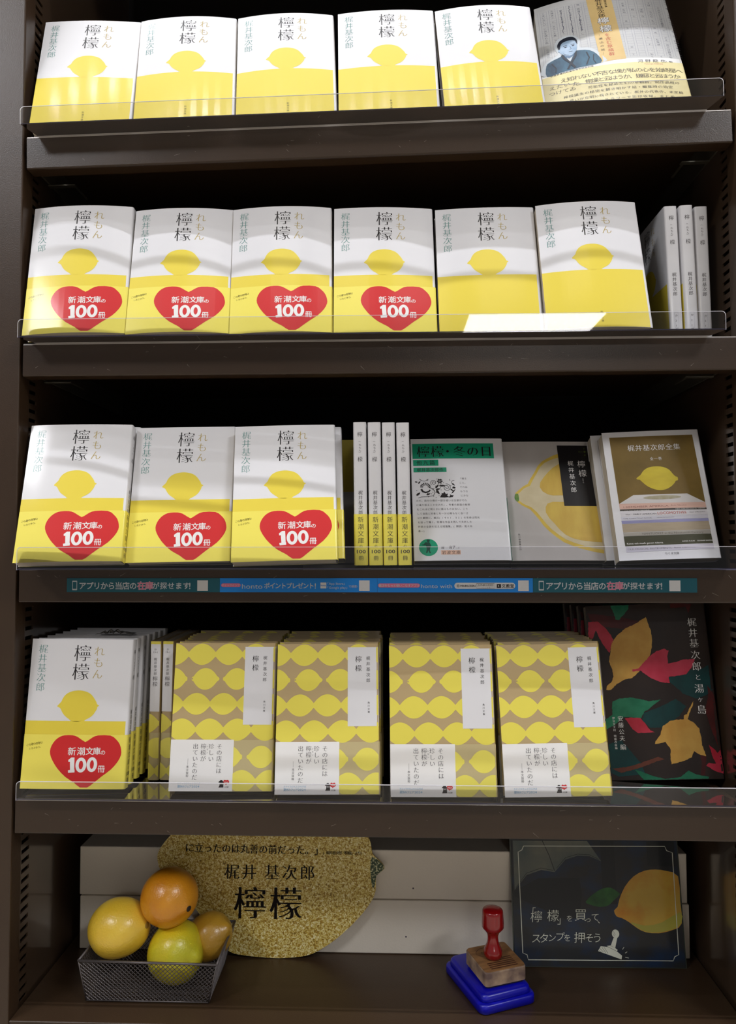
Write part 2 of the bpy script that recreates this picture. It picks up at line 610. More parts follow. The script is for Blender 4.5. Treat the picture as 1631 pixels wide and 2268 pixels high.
def green_design():
    D = []
    D.append(('title_block', 'jacket', GREEN, 'front', Art().rect(1.8, 6.4, 94.2, 25.6).rect(2.2, 26.9, 30.7, 34.6).rect(2.4, 36.8, 39.5, 42.6), 1))
    t = Art().text('檸檬', 14.1, 16.6, 15.4, 16.0, vert=False, wt=(0.012, -0.022)).ell(41.8, 16.4, 1.5, 1.5, 14).text('冬の日', 55.2, 16.4, 14.4, 15.2, vert=False, wt=(0.022, -0.022))
    t.text('他九篇', 9.0, 30.7, 6.3, 7.4, vert=False, wt=(0.008, -0.006)).text('梶井基次郎作', 8.6, 39.7, 4.9, 5.0, vert=False, wt=(0.008, -0.006))
    D.append(('title_lettering', 'jacket', INK, 'front', t, 2))
    o = Art()
    o.stroke(spiral(24.3, 55.7, 3.6, 1.7, 2.2), 0.55).stroke(spiral(38.7, 61.9, 4.6, 1.9, -1.8), 0.6).stroke(spiral(46.4, 56.4, 3.4, 0.6, -1.2, -1), 0.55)
    for k in range(6):
        o.ell(31.2 + 2.1 * cos(k * pi / 3), 54.1 + 2.1 * sin(k * pi / 3), 1.3, 0.9, 10, k * 60)
    for k in range(9):
        a = pi + k * pi / 8
        o.stroke([(15 + 2.6 * cos(a), 61.2 + 2.2 * sin(a)), (15 + 5.8 * cos(a), 60.6 + 5.0 * sin(a))], 0.5, 1.4)
    o.stroke([(10.2, 63.5), (12, 66.5), (15, 67.6), (18.6, 66.6), (20.2, 64.4)], 2.3, 1.6)
    o.stroke([(19, 61.4), (23.4, 63.4), (25.6, 67.4), (23.6, 71.6), (17, 72.8), (10.2, 73.0), (6.6, 74.2)], 0.9, 0.5)
    o.stroke([(8.6, 50.9), (11, 53.2), (14.6, 53.8), (19, 51.2)], 0.7, 0.4)
    for (u, v, a, r1, r2) in [(28.0, 60.3, -50, 3.0, 1.1), (29.0, 63.7, -10, 2.8, 1.0), (28.6, 67.4, 55, 3.2, 1.3), (33.8, 59.6, 0, 3.6, 1.1), (6.8, 69.4, -40, 2.9, 1.2), (18.0, 69.8, -20, 2.5, 1.0), (46.3, 58.2, 40, 2.2, 0.8), (46.0, 66.6, -50, 3.6, 0.7), (44.6, 65.2, 40, 2.6, 0.8), (5.0, 54.6, 10, 1.7, 0.7), (8.4, 55.3, -50, 2.0, 0.8), (46.8, 62.0, 20, 1.9, 1.2)]:
        c, s = cos(rad(a)), sin(rad(a))
        P = [(-r1, 0), (-r1 * .4, -r2), (r1 * .4, -r2 * .8), (r1, 0), (r1 * .4, r2 * .8), (-r1 * .4, r2)]
        o.poly(smooth_closed([(u + x * c - y * s, v + x * s + y * c) for x, y in P], 2))
    o.poly([(30.5, 73.8), (32.8, 70.2), (32.6, 68.4), (34.4, 69.0), (35.8, 66.8), (37.4, 69.8), (39.8, 69.2), (38.8, 72.0), (41.4, 73.6), (36, 74.1)])
    o.poly([(40.4, 73.8), (42.2, 71.6), (41.6, 70.0), (43.8, 71.4), (46.0, 71.2), (44.8, 73.6)])
    rr = random.Random(3)
    for k in range(62):
        u, v = rr.uniform(4.4, 47.8), rr.uniform(51, 74)
        if (abs(u - 15) < 6 and abs(v - 61) < 6) or (abs(u - 24.3) < 3.6 and abs(v - 55.7) < 3.6) or (abs(u - 38.7) < 4.4 and abs(v - 62) < 4.4):
            continue
        o.ell(u, v, 0.48, 0.48, 7)
    D.append(('flower_ornament', 'jacket', INK, 'front', o, 1))
    x = Art()
    for s, u, v in [('「視る', 54.2, 51.0), ('こと。', 54.3, 56.2), ('それは', 54.6, 61.4), ('もうな', 54.8, 66.6), ('にかな', 55.0, 71.9)]:
        x.text(s, u, v, 2.7, 2.95, vert=False, wt=(0.004, 0.0))
    for i, (s, u, v) in enumerate([('のだ。自分の魂の一部分或いは全部がそれ', 4.4, 77.6), ('に乗り移ることなのだ」。作者の創造の秘密', 4.6, 82.9), ('をこれほど明らかに語るものはない。こう', 4.8, 88.0), ('して自我と対象とを一分の隙もなく合一さ', 5.0, 93.2), ('せた瞬間に。梶井(1901-32)の生命は閃光', 5.2, 98.4), ('を放って輝く。特異な作品を残して夭折した', 5.4, 103.5), ('作家の全貌を伝える短篇集。(解説-佐々木', 5.5, 108.6), ('基一)', 5.6, 113.8)]):
        x.text(s, u + 1, v, 2.75, 56.5 / 19 if len(s) > 5 else 2.95, vert=False, wt=(0.004, 0.0))
    D.append(('blurb_lettering', 'jacket', INK2, 'front', x, 1))
    D.append(('round_emblem', 'jacket', GREEN, 'front', Art().ell(15.6, 132.8, 10.2, 9.8, 40), 1))
    m = Art().ell(15.6, 125.4, 1.5, 1.6).poly([(12.6, 126.6), (14.4, 127.0), (17.0, 127.0), (18.6, 130.6), (17.6, 133.0), (17.0, 136), (18.0, 139.4), (16.6, 139.6), (15.4, 136.2), (14.2, 139.2), (12.8, 139.4), (13.8, 134.4), (13.0, 130.6), (9.6, 130.4), (8.0, 129.4), (10.6, 129.2)]).poly([(13.6, 124.6), (14.6, 123.6), (17.4, 124.0), (17.8, 124.8)])
    D.append(('sower_figure', 'jacket', gloss('ink_dark_green', (20, 72, 60)), 'front', m, 2))
    D.append(('publisher_panel', 'jacket', PEACH, 'front', Art().rect(29, 136.2, 50, 141.2), 1))
    D.append(('publisher_lettering', 'jacket', INK2, 'front', Art().text('緑', 31.0, 133.2, 3.6, wt=TINY).word('87', 38.0, 133.0, 5.2, (-0.01, -0.01), 6.6).word('-1', 45.6, 133.6, 3.6, (-0.01, -0.01), 2.8).text('岩波文庫', 32.2, 138.8, 4.6, 5.1, vert=False, wt=TINY), 2))
    D.append(('spine_stripe', 'jacket', GREEN, 'spine', Art().rect(0.2, 74, 11.8, 148), 1))
    return D


def quince_design():
    D = []
    RIND = gloss('painted_rind', (226, 196, 84), noise=(60, 0.6, (206, 170, 70), (1, 1, 1)))
    PITH = gloss('painted_pith', (222, 208, 172), noise=(50, 0.7, (206, 190, 150), (1, 1, 1)))
    PULP = gloss('painted_pulp', (224, 192, 88), noise=(40, 0.8, (208, 168, 74), (1.5, 1, 0.6)))
    LEAFG = gloss('painted_green', (70, 128, 60), noise=(200, 0.8, (130, 150, 70), (1, 1, 1)))
    out = [(10.4, 66.2), (14.2, 62.8), (19.8, 58.0), (25.2, 55.1), (28.5, 48.8), (33.7, 41.0), (38.6, 32.2), (44.0, 26.3), (51.5, 21.8), (57.1, 18.8), (62.5, 16.7), (76.6, 15.1), (104.8, 14.9)]
    out2 = [(8.8, 73.7), (11.7, 77.9), (17.0, 82.5), (24.9, 87.0), (29.2, 92.9), (33.4, 99.2), (37.5, 106.4), (43.2, 113.5), (50.5, 120.5), (57.8, 126.6), (67.0, 130.8), (76.2, 134.2), (87.8, 137.5), (104.8, 140.7)]
    D.append(('lemon_rind', 'jacket', RIND, 'front', Art().poly(out + out2[::-1]), 1))
    inn = [(12.5, 68.5), (20, 61.0), (27.5, 57.5), (31.5, 50), (36.5, 42), (41.5, 33.5), (46.5, 28.5), (54, 24.5), (62.5, 21.5), (104.8, 20)]
    inn2 = [(12.4, 75), (18, 80.0), (26.5, 84.5), (32, 90.5), (36.5, 97.5), (41, 104.6), (46.4, 111.5), (53.5, 118), (60.4, 123.4), (69, 127.2), (78, 130.4), (88.5, 133.5), (104.8, 136.2)]
    D.append(('lemon_pith', 'jacket', PITH, 'front', Art().poly(inn + inn2[::-1]), 2))
    s1 = [(62.5, 30.0), (55.0, 35.0), (49.1, 40.9), (44.1, 46.7), (39.4, 53.5), (38.3, 59.2), (41.0, 64.8), (46.4, 68.5), (52.1, 69.9), (62.7, 69.7), (104.7, 69.6), (104.7, 26.8)]
    s2 = [(45.0, 79.8), (42.3, 84.4), (41.9, 90.9), (45.2, 98.1), (50.1, 104.4), (54.9, 111.5), (60.7, 117.7), (68.2, 122.0), (77.6, 124.5), (89.6, 126.1), (104.8, 126.9), (104.8, 77.6), (67.8, 78.1), (51.1, 77.8)]
    D.append(('lemon_pulp', 'jacket', PULP, 'front', Art().poly(s1).poly(s2), 3))
    D.append(('lemon_tip', 'jacket', LEAFG, 'front', Art().poly(smooth_closed([(9.8, 68.1), (13.2, 68.0), (13.4, 75.5), (11.3, 77.2), (8.9, 73.7)], 3)), 3))
    D.append(('title_panel', 'jacket', gloss('panel_black', (22, 18, 20)), 'front', Art().rect(63.4, 5.4, 104.6, 83), 4))
    t = Art().text('檸檬', 89.0, 29.8, 9.6, 11.8, wt=(-0.002, -0.014)).text(AUTHOR, 76.5, 28.9, 7.0, 8.45, wt=(-0.002, -0.014)).text('れもん', 88.5, 49.0, 1.8, 2.2, wt=(0.0, 0.0))
    D.append(('title_lettering', 'jacket', PURE, 'front', t, 5))
    g = Art().ell(94.9, 13.6, 1.3, 1.3, 12).text('文', 94.7, 9.4, 2.4, wt=TINY).text('庫', 94.7, 18, 2.4, wt=TINY).text('角川', 88.6, 13.6, 2.4, 2.6, vert=False, wt=TINY).text('春樹', 98.6, 13.6, 2.4, 2.6, vert=False, wt=TINY)
    D.append(('series_mark', 'jacket', gloss('ink_moss', (84, 100, 30)), 'front', g, 5))
    D.append(('publisher_lettering', 'jacket', INK2, 'front', Art().text('角川春樹事務所', 9.9, 117.4, 2.5, 2.9, wt=(0.0, 0.0)), 1))
    return D


def stack_design():
    D = []
    D.append(('picture_ground', 'jacket', gloss('picture_brown', (112, 90, 36), noise=(26, 0.8, (134, 108, 52), (1, 1, 1))), 'front', Art().poly([(7.5, 6.3), (97.6, 6.3), (98.4, 90), (8.0, 90)]), 1))
    L = [(30.0, 56.3), (31.8, 54.6), (35.0, 52.2), (39.0, 47.2), (45.2, 43.7), (52.9, 42.9), (60.2, 43.9), (66.2, 47.4), (69.6, 52.8), (71.9, 55.5), (73.7, 56.1), (73.6, 59.7), (71.2, 60.6), (69.4, 63.1), (65.1, 67.0), (59.1, 70.0), (52.5, 70.7), (46.2, 69.0), (40.2, 65.5), (36.1, 61.2), (33.3, 57.9), (31.4, 57.7)]
    D.append(('lemon_picture', 'jacket', gloss('picture_lemon', (222, 202, 60), noise=(40, 0.7, (196, 170, 48), (0.6, 1, 1.6))), 'front', Art().poly(smooth_closed(L, 3)), 3))
    D.append(('table_picture', 'jacket', gloss('picture_white', (218, 214, 212)), 'front', Art().poly([(24.2, 75.3), (80.8, 75.5), (98.3, 86.1), (8.2, 84.6)]), 2))
    D.append(('shadow_picture', 'jacket', gloss('picture_olive', (170, 162, 132), noise=(200, 0.35, (205, 200, 188), (1, 1, 1))), 'front', Art().ell(54, 79.0, 20, 2.3, 28), 3))
    rows = [('picture_pink', (232, 192, 176), 84.6, 85.9, 91.0, 92.0), ('picture_dark', (58, 50, 42), 91.2, 92.2, 92.8, 94.0), ('picture_pale', (226, 222, 226), 93.1, 94.2, 99.4, 99.5), ('picture_pale_two', (214, 212, 222), 99.8, 99.9, 103.5, 103.6), ('picture_lavender', (156, 154, 196), 104.0, 104.0, 107.3, 107.2), ('picture_sand', (182, 166, 142), 107.6, 107.4, 117.2, 116.6), ('picture_stone', (176, 170, 160), 117.6, 117.0, 121.2, 121.0), ('picture_moss', (74, 74, 54), 121.4, 121.3, 132.3, 131.8)]
    for i, (n, c, l0, r0, l1, r1) in enumerate(rows):
        D.append(('pictured_spine', 'jacket', gloss(n, c, noise=(90, 0.35, tuple(int(x * 0.8) for x in c), (0.3, 1, 2))), 'front', Art().poly([(7.9, l0), (98.3, r0), (98.5, r1), (8.1, l1)]), 2))
    D.append(('pictured_spine', 'jacket', gloss('picture_mauve', (206, 202, 214)), 'front', Art().poly([(8.6, 132.8), (98.6, 132.2), (98.8, 137.8), (8.4, 139.1)]), 2))
    t = Art().text('梶井基次郎全集', 29.1, 20.2, 8.0, 8.2, vert=False, wt=(0.0, -0.014)).text('全一巻', 49.5, 33.7, 4.2, 4.45, vert=False, wt=(-0.006, -0.014))
    t.word('Konst och musik genom tiderna', 10.2, 129.6, 2.6, (0.012, 0.012), 37).word('ARNE AULIN', 67, 128.9, 1.9, (0.012, 0.012), 13).word('GUNNAR SANDIN', 82.6, 128.8, 1.9, (0.012, 0.012), 15.6)
    t.word('GUIDE TO THE ORIGINS', 8.6, 93.0, 1.3, (0, 0), 30).word('NEW YORK BOTANICAL GARDEN', 66, 92.7, 1.3, (0, 0), 31)
    D.append(('white_lettering', 'jacket', PURE, 'front', t, 4))
    k = Art().word('I REMEMBER AMERICA', 12, 88.8, 3.0, (-0.01, -0.01), 47).word('Eric Sloane', 62, 88.4, 2.6, (-0.02, -0.02), 16)
    D.append(('pink_spine_lettering', 'jacket', gloss('ink_rose', (150, 92, 84)), 'front', k, 3))
    k = Art().word('Wise', 13.0, 97.2, 2.0, (0, 0), 4.6).word('EARLY AMERICAN', 21.4, 97.2, 2.4, (0.01, 0.0), 23.6).word('Dover  0-486-22790-3', 80, 96.8, 1.6, (-0.01, -0.01), 16)
    k.word('THE CHRISTMAS BOOK', 10, 101.8, 2.0, (-0.015, -0.015), 30).word('selected by David Larkin', 45, 101.6, 1.5, (-0.015, -0.015), 18)
    k.word('NANTUCKET in the Nineteenth Century', 27.5, 119.3, 3.0, (-0.02, -0.02), 63).word('OLD MUSICAL INSTRUMENTS', 10, 135.8, 2.6, (-0.02, -0.02), 45).word('René Clemencic', 58, 135.4, 2.6, (-0.02, -0.02), 22)
    k.text('ちくま文庫', 48.9, 141.6, 3.0, 2.9, vert=False, wt=TINY)
    D.append(('dark_lettering', 'jacket', INK2, 'front', k, 3))
    D.append(('red_lettering', 'jacket', gloss('ink_brick', (176, 84, 70)), 'front', Art().word('LOCOMOTIVES', 46.5, 96.8, 4.0, (0.012, 0.012), 30), 3))
    return D


def leaves_design():
    D = []

    def P(name, mname, rgb, rgb2, layer, *polys):
        rr = random.Random(len(mname))
        for p in polys:
            a = Art()
            q = []
            n = len(p)
            for i in range(n):          # torn paper: small jitters along every edge
                x0, y0 = p[i]
                x1, y1 = p[(i + 1) % n]
                k = max(1, int(math.hypot(x1 - x0, y1 - y0) / 1.6))
                for j in range(k):
                    t = j / k
                    q.append((min(129.7, max(0.3, x0 + (x1 - x0) * t + rr.uniform(-.3, .3))), min(187.7, max(0.3, y0 + (y1 - y0) * t + rr.uniform(-.3, .3)))))
            a.poly(q)
            D.append((name, 'jacket', gloss(mname, rgb, noise=(45, 0.8, rgb2, (1, 1, 1))), 'front', a, layer))
    P('torn_paper', 'paper_teal', (14, 66, 66), (18, 50, 52), 1, [(82.4, 81.0), (96.2, 78.6), (107.6, 73.5), (118.4, 72.7), (129.5, 67.5), (129.6, 85.2), (129.6, 93.9), (120.4, 101.3), (109.4, 104.2), (96.1, 98.4), (88.4, 90.5), (83.5, 86.0)], [(53, 118), (70, 112), (88, 104), (98, 112), (90, 122), (72, 134), (58, 134), (50, 126)], [(12, 150), (26, 146), (44, 170), (48, 182), (20, 184), (12, 180)])
    P('torn_paper', 'paper_wine', (88, 26, 24), (60, 20, 20), 1, [(106.7, 163.2), (113.3, 164.9), (110.1, 183.3), (105.3, 184.3), (107.9, 170.6)], [(122.8, 90.4), (128.5, 100.4), (129.4, 128.6), (129.4, 160.4), (126.6, 155.1), (121.6, 135.8), (117.4, 117.5), (122.5, 101.3)], [(92.5, .5), (105.2, .5), (115.9, 1.9), (111.4, 11.9), (109.5, 5.0), (92.4, 5.4)], [(2, 8), (40, 14), (60, 20), (50, 28), (20, 24), (4, 16)])
    P('torn_paper', 'paper_green', (22, 104, 74), (50, 134, 98), 2, [(27.9, .5), (47.8, .5), (47.0, 4.6), (41.9, 10.1), (35.7, 16.7), (31.8, 16.0), (30.8, 9.6), (28.5, 3.8)], [(20.3, 105.2), (28.3, 102.1), (39.4, 101.3), (50.1, 103.2), (58.6, 105.6), (72.3, 104.3), (67.1, 107.5), (60.0, 112.8), (53.0, 117.0), (49.1, 123.4), (37.3, 122.1), (30.8, 121.9), (20.1, 130.4), (10.9, 134.6), (11.4, 123.7), (19.0, 119.5), (19.3, 110.7)], [(37.1, 177.1), (44.4, 179.3), (54.6, 183.6), (68.1, 187.0), (84.2, 185.1), (93.3, 178.9), (101.2, 183.2), (113.5, 185.4), (112.9, 187.6), (45.4, 187.6)])
    P('torn_leaf', 'paper_red', (176, 34, 52), (206, 62, 84), 3, [(1.8, 17.6), (12.0, 17.5), (19.2, 24.1), (24.2, 31.2), (27.4, 38.1), (23.8, 47.1), (22.1, 52.7), (17.2, 45.7), (12.5, 36.4), (9.4, 27.2), (5.2, 36.2), (0.4, 36.0)], [(31.9, 123.6), (37.2, 122.6), (48.0, 123.4), (52.9, 129.0), (57.5, 136.6), (62.1, 138.7), (52.9, 138.7), (44.2, 139.1), (39.2, 135.2), (35.5, 128.6)], [(117.4, 152.8), (123.1, 158.2), (125.3, 161.4), (128.5, 158.3), (129.4, 166.8), (129.4, 182.5), (121.4, 180.3), (111.8, 173.9), (115.2, 171.3), (122.4, 172.4), (119.3, 163.4)])
    P('torn_leaf', 'paper_ochre', (216, 170, 84), (200, 148, 66), 3, [(64.9, 14.5), (66.1, 19.1), (68.8, 29.5), (69.5, 38.6), (67.0, 52.0), (63.4, 59.8), (56.2, 66.2), (52.1, 73.9), (43.7, 80.3), (34.7, 82.3), (26.6, 86.5), (19.3, 93.0), (15.0, 92.3), (15.9, 88.4), (21.3, 84.1), (24.0, 78.6), (23.1, 70.8), (20.7, 61.7), (22.7, 52.7), (24.9, 41.5), (31.8, 33.7), (42.6, 25.6), (51.9, 22.0)], [(106.5, 106.3), (104.8, 111.7), (101.4, 118.1), (97.8, 125.6), (104.3, 129.6), (108.9, 135.6), (110.0, 144.1), (110.1, 152.7), (113.0, 163.3), (112.8, 164.9), (105.8, 162.2), (100.9, 158.9), (98.0, 165.2), (88.1, 169.3), (76.1, 172.1), (75.8, 164.9), (76.8, 156.3), (72.3, 148.8), (66.7, 150.3), (60.8, 150.7), (61.6, 148.0), (67.7, 141.2), (70.8, 132.6), (78.9, 127.4), (86.6, 125.9), (94.1, 125.5), (94.5, 121.8), (97.9, 120.2), (103.3, 110.6)])
    P('torn_leaf', 'paper_rose', (196, 46, 72), (214, 72, 96), 4, [(44.6, 71.4), (51.3, 70.5), (58.7, 63.0), (66.0, 56.5), (73.0, 52.2), (80.9, 49.9), (85.6, 52.1), (83.8, 58.2), (83.5, 66.0), (92.4, 64.6), (100.3, 62.1), (112.7, 62.0), (107.9, 71.3), (101.7, 77.7), (90.7, 79.6), (82.5, 80.4), (83.4, 87.1), (73.8, 85.7), (63.4, 80.9), (53.3, 72.8), (45.0, 73.5)])
    P('torn_paper', 'paper_brown', (112, 62, 46), (90, 48, 36), 3, [(13.5, 175.7), (32.0, 173.8), (48.7, 168.7), (63.1, 164.1), (69.2, 166.9), (60.5, 168.9), (47.1, 174.0), (31.6, 178.0), (22.8, 180.1)])
    t = Art()
    for ch, v in zip('梶井基次郎と湯ヶ島', (21.7, 33.5, 44.8, 57.6, 69.8, 81.4, 93.5, 104.9, 115.8)):
        t.text(ch, 113.8, v, 7.0 if ch in 'とヶ' else 10.4, wt=(0.004, -0.02))
    t.text('安藤公夫', 27.0, 123.5, 6.2, 6.9, wt=(0.002, -0.012)).text('編', 27.1, 153.3, 6.6, wt=(0.002, -0.012)).text('伊豆文士村 増補改版編', 19.7, 122.8, 2.9, 3.15, wt=TINY)
    D.append(('title_lettering', 'jacket', PURE, 'front', t, 5))
    return D


def manuscript_design():
    D = []
    G = gloss('manuscript_ground', (206, 206, 204), noise=(20, 0.6, (190, 190, 190), (1, 1, 1)))
    LN = gloss('manuscript_line', (150, 150, 166))
    PEN = gloss('manuscript_pen', (84, 88, 108))
    D.append(('manuscript_print', 'jacket', G, 'front', Art().rect(0, 0, 149, 122), 1))
    g = Art()
    for k in range(15):
        u = 3.5 + k * 9.9
        g.stroke([(u, 4), (u, 119)], 0.22).stroke([(u + 2.6, 4), (u + 2.6, 119)], 0.22)
        for j in range(26):
            g.stroke([(u + 2.6, 5 + j * 4.5), (u + 9.9, 5 + j * 4.5)], 0.14)
    g.stroke([(2, 4), (147, 4)], 0.4).stroke([(2, 119.5), (147, 119.5)], 0.4)
    D.append(('manuscript_grid', 'jacket', LN, 'front', g, 2))
    rr = random.Random(11)
    p = Art()
    pool = 'えたいのしれぬ不吉な塊が私心を始終おさへつてゐた何故だか其頃見すぼらしくて美しいものに強く'
    for k in range(15):
        u = 3.5 + k * 9.9 + 6.2
        if 56 < u < 90:
            continue
        for j in range(26):
            v = 7.4 + j * 4.5
            if (u < 60 and v > 66) and (u > 8 or v > 100) and not (u < 20 and v < 96):
                continue
            if rr.random() < (0.72 if u < 60 or u > 132 else 0.38):
                p.text(rr.choice(pool), u, v, rr.uniform(2.8, 3.8), wt=(-0.012, -0.012), rot=rr.uniform(-8, 8))
    for k, a, b in ((1, 10, 60), (2, 6, 66), (3, 20, 64)):
        u = 3.5 + (k + 1) * 9.9 + 6
        p.stroke([(u + rr.uniform(-.7, .7), a + i * 2.4) for i in range(int((b - a) / 2.4))], 0.5)
    D.append(('handwriting_print', 'jacket', PEN, 'front', p, 3))
    D.append(('title_strip', 'jacket', gloss('strip_ochre', (226, 196, 134), noise=(30, 0.6, (212, 178, 112), (1, 1, 1))), 'front', Art().poly([(59, 0), (87, 0), (90.4, 122), (63.4, 124)]), 4))
    t = Art().text(AUTHOR, 72.4, 5.5, 8.4, 7.9, wt=(0.006, -0.012), slope=0.25).text('—瀬山の話—', 67.2, 74, 4.4, 7.0, wt=TINY, slope=0.15).text('草稿完全収録', 80, 3.6, 3.0, 3.4, wt=(0.01, 0.01))
    D.append(('author_lettering', 'jacket', INK, 'front', t, 5))
    D.append(('title_outline', 'jacket', INK2, 'front', Art().text('檸檬', 74, 47.6, 13.5, 15.4, wt=(0.045, 0.045), slope=0.8), 5))
    D.append(('title_lettering', 'jacket', PURE, 'front', Art().text('檸檬', 74, 47.6, 13.5, 15.4, wt=(0.012, 0.012), slope=0.8), 6))
    D.append(('subtitle_lettering', 'jacket', gloss('ink_red', (200, 70, 64)), 'front', Art().text('を含む草稿群', 75.2, 75.5, 6.6, 7.2, wt=(-0.002, -0.014), slope=0.2), 5))
    D.append(('caption_panel', 'jacket', PURE, 'front', Art().poly([(0, 127), (64, 124), (90.4, 122), (149.6, 122), (149.6, 136), (0, 131)]), 3))
    c = Art().text('武蔵野書院創業百周年記念出版', 10.5, 130.0, 3.1, 3.3, vert=False, wt=(0.008, 0.004), slope=-0.14).text('河野龍也', 104.5, 128.2, 6.2, 8.1, vert=False, wt=(-0.002, -0.014)).text('(編)', 133.6, 128.6, 3.2, 3.0, vert=False, wt=TINY)
    D.append(('caption_lettering', 'jacket', INK, 'front', c, 5))
    D.append(('reading_lettering', 'jacket', gloss('ink_rose_red', (196, 84, 90)), 'front', Art().word('Tatsuya KŌNO', 108, 133.6, 2.2, (0, 0), 20), 5))
    HALO = gloss('portrait_halo', (206, 212, 216))
    BLU = gloss('portrait_blue', (28, 58, 82), noise=(70, 0.9, (60, 104, 128), (1, 1, 0.5)))
    NAVY = gloss('portrait_navy', (18, 26, 42))
    SK = gloss('portrait_face', (140, 168, 196), noise=(90, 0.7, (186, 204, 222), (1, 1, 1)))
    D.append(('portrait_halo', 'jacket', HALO, 'front', Art().poly(smooth_closed([(3, 127), (4, 106), (14, 98), (20, 94), (17, 80), (20, 68), (30, 63), (41, 67), (45, 78), (44, 90), (56, 95), (66, 112), (65, 125)], 3)), 4))
    D.append(('portrait_kimono', 'jacket', BLU, 'front', Art().poly(smooth_closed([(5.5, 128), (6.2, 108.5), (12, 103), (22.0, 99.4), (25.5, 95), (38.4, 94.5), (53.7, 99.0), (62.2, 112.0), (63, 124.6), (40, 126.4), (20, 127.6)], 3)), 5))
    D.append(('portrait_shirt', 'jacket', HALO, 'front', Art().poly([(27.5, 101), (35.6, 102.5), (31.5, 113.0)]), 6))
    D.append(('portrait_collar', 'jacket', NAVY, 'front', Art().stroke([(24, 97), (26, 105), (32, 115), (36, 125)], 2.6).stroke([(39, 96), (38, 104), (33, 114), (28, 125)], 2.4).stroke([(12, 108), (16, 118), (15, 126)], 1.2).stroke([(50, 101), (52, 112), (48, 124)], 1.4).stroke([(57, 108), (56, 118), (58, 124)], 1.0), 7))
    D.append(('portrait_face', 'jacket', SK, 'front', Art().poly(smooth_closed([(21.8, 88), (22.6, 79.5), (27, 73.5), (34, 72.5), (39.6, 76.5), (41.0, 83.5), (40.6, 91), (38.2, 97.5), (33.6, 101.6), (29.0, 101.0), (25.0, 97), (22.6, 93.6)], 3)).ell(21.8, 88.4, 1.5, 2.6, 10), 8))
    D.append(('portrait_neck', 'jacket', gloss('portrait_neck_tone', (96, 124, 154)), 'front', Art().poly([(26, 96), (37, 97), (36, 103), (31, 106.5), (27, 102)]), 7))
    D.append(('portrait_hair', 'jacket', NAVY, 'front', Art().poly(smooth_closed([(21.2, 86.5), (20.2, 78.3), (23.6, 70.6), (31.0, 67.0), (38.0, 68.6), (41.8, 75.5), (41.6, 83.6), (40.6, 80.6), (39.4, 75.8), (35.6, 73.6), (29.8, 73.8), (25.4, 75.9), (23.6, 80), (22.8, 85)], 3)), 9))
    f = Art().stroke([(26.4, 82.4), (30.6, 81.4)], 0.9, 0.6).stroke([(34.6, 81.4), (38.8, 82.4)], 0.6, 0.9).ell(28.8, 84.6, 1.6, 0.7, 10).ell(37.0, 84.6, 1.5, 0.7, 10)
    f.stroke([(33.4, 84), (34.6, 89.6), (32.8, 90.6)], 0.3).stroke([(31.6, 94.6), (33.6, 94.2), (35.8, 94.8)], 0.6, 0.3).stroke([(25.4, 95.5), (28, 98.8), (31, 100.6)], 0.3)
    D.append(('portrait_features', 'jacket', NAVY, 'front', f, 10))
    for d in D:
        d[4].v = [(u, v + 8) if v > 0.5 else (u, v) for u, v in d[4].v]
    return D


def manuscript_band():
    k = Art()
    k.text('え知れない不吉な塊が私の心を始終壓へ', 22, 142.5, 8.2, 7.15, vert=False, wt=(-0.002, -0.014), slope=0.12)
    k.text('えたい', 9.5, 151, 7.4, 7.6, vert=False, wt=(-0.002, -0.014)).text('た。焦燥と云はうか、嫌惡と云はうか—', 34, 153.2, 8.2, 6.6, vert=False, wt=(-0.002, -0.014), slope=0.1)
    k.text('つけてゐ', 8.5, 160.5, 7.4, 7.2, vert=False, wt=(-0.002, -0.014)).text('可能性を秘めた幻の草稿群。制作過程の', 48, 164.5, 5.2, 5.3, vert=False, wt=TINY, slope=0.1)
    k.text('檸檬誕生の秘密を解き明かす話・編集時の指定', 22, 172, 5.0, 5.4, vert=False, wt=TINY, slope=0.1)
    k.text('梶井の思いが克明に残されている。梶井の代表作、未定稿', 12, 180, 4.8, 5.1, vert=False, wt=TINY, slope=0.1)
    k.text('が克明に、全編オールカラーで影印収録。まとめ', 12, 188, 4.8, 5.6, vert=False, wt=TINY, slope=0.1)
    k.text('百周年記念として公刊す。', 60, 196, 4.8, 5.4, vert=False, wt=TINY, slope=0.1)
    k.v = [(u, v + 8) for u, v in k.v]
    return [('band_lettering', 'paper_band', INK2, 'front', k, 2)]


# ------------------------------------------------------------------ books
class Spec:
    def __init__(s, w, h, t, jacket, design, band=None, bandmat=None, bandtop=0, k=1.0):
        s.w, s.h, s.t, s.jacket, s.design = w * MM, h * MM, t * MM, jacket, design
        s.band, s.bandmat, s.bandtop, s.k = band, bandmat, bandtop, k
        s.cache = {}


def profile(w, t, bow, off, full=True):
    """cross-section of the jacket seen from above: front sheet (bowed), rounded spine, back sheet"""
    P = []
    n = 18
    xr = w / 2
    rr = min(0.002, t * 0.3)
    for i in range(n + 1):
        x = -w / 2 + (w - rr) * i / n
        s = (x + w / 2) / w
        P.append((x, -bow * 4 * s * (1 - s) - off))
    y_end = P[-1][1]
    for a in (25, 50, 75):
        P.append((xr - rr + rr * sin(rad(a)) + off * sin(rad(a)), y_end + rr * (1 - cos(rad(a)))))
    P.append((xr + off, y_end + rr * 1.1))
    if full:
        P.append((xr + off + 0.0003, t * 0.5))
        P.append((xr + off, t - rr))
        P.append((xr - rr * 0.3 + off, t - rr * 0.2))
        P.append((xr - rr, t + off))
        P.append((-w / 2, t + off))
    return P


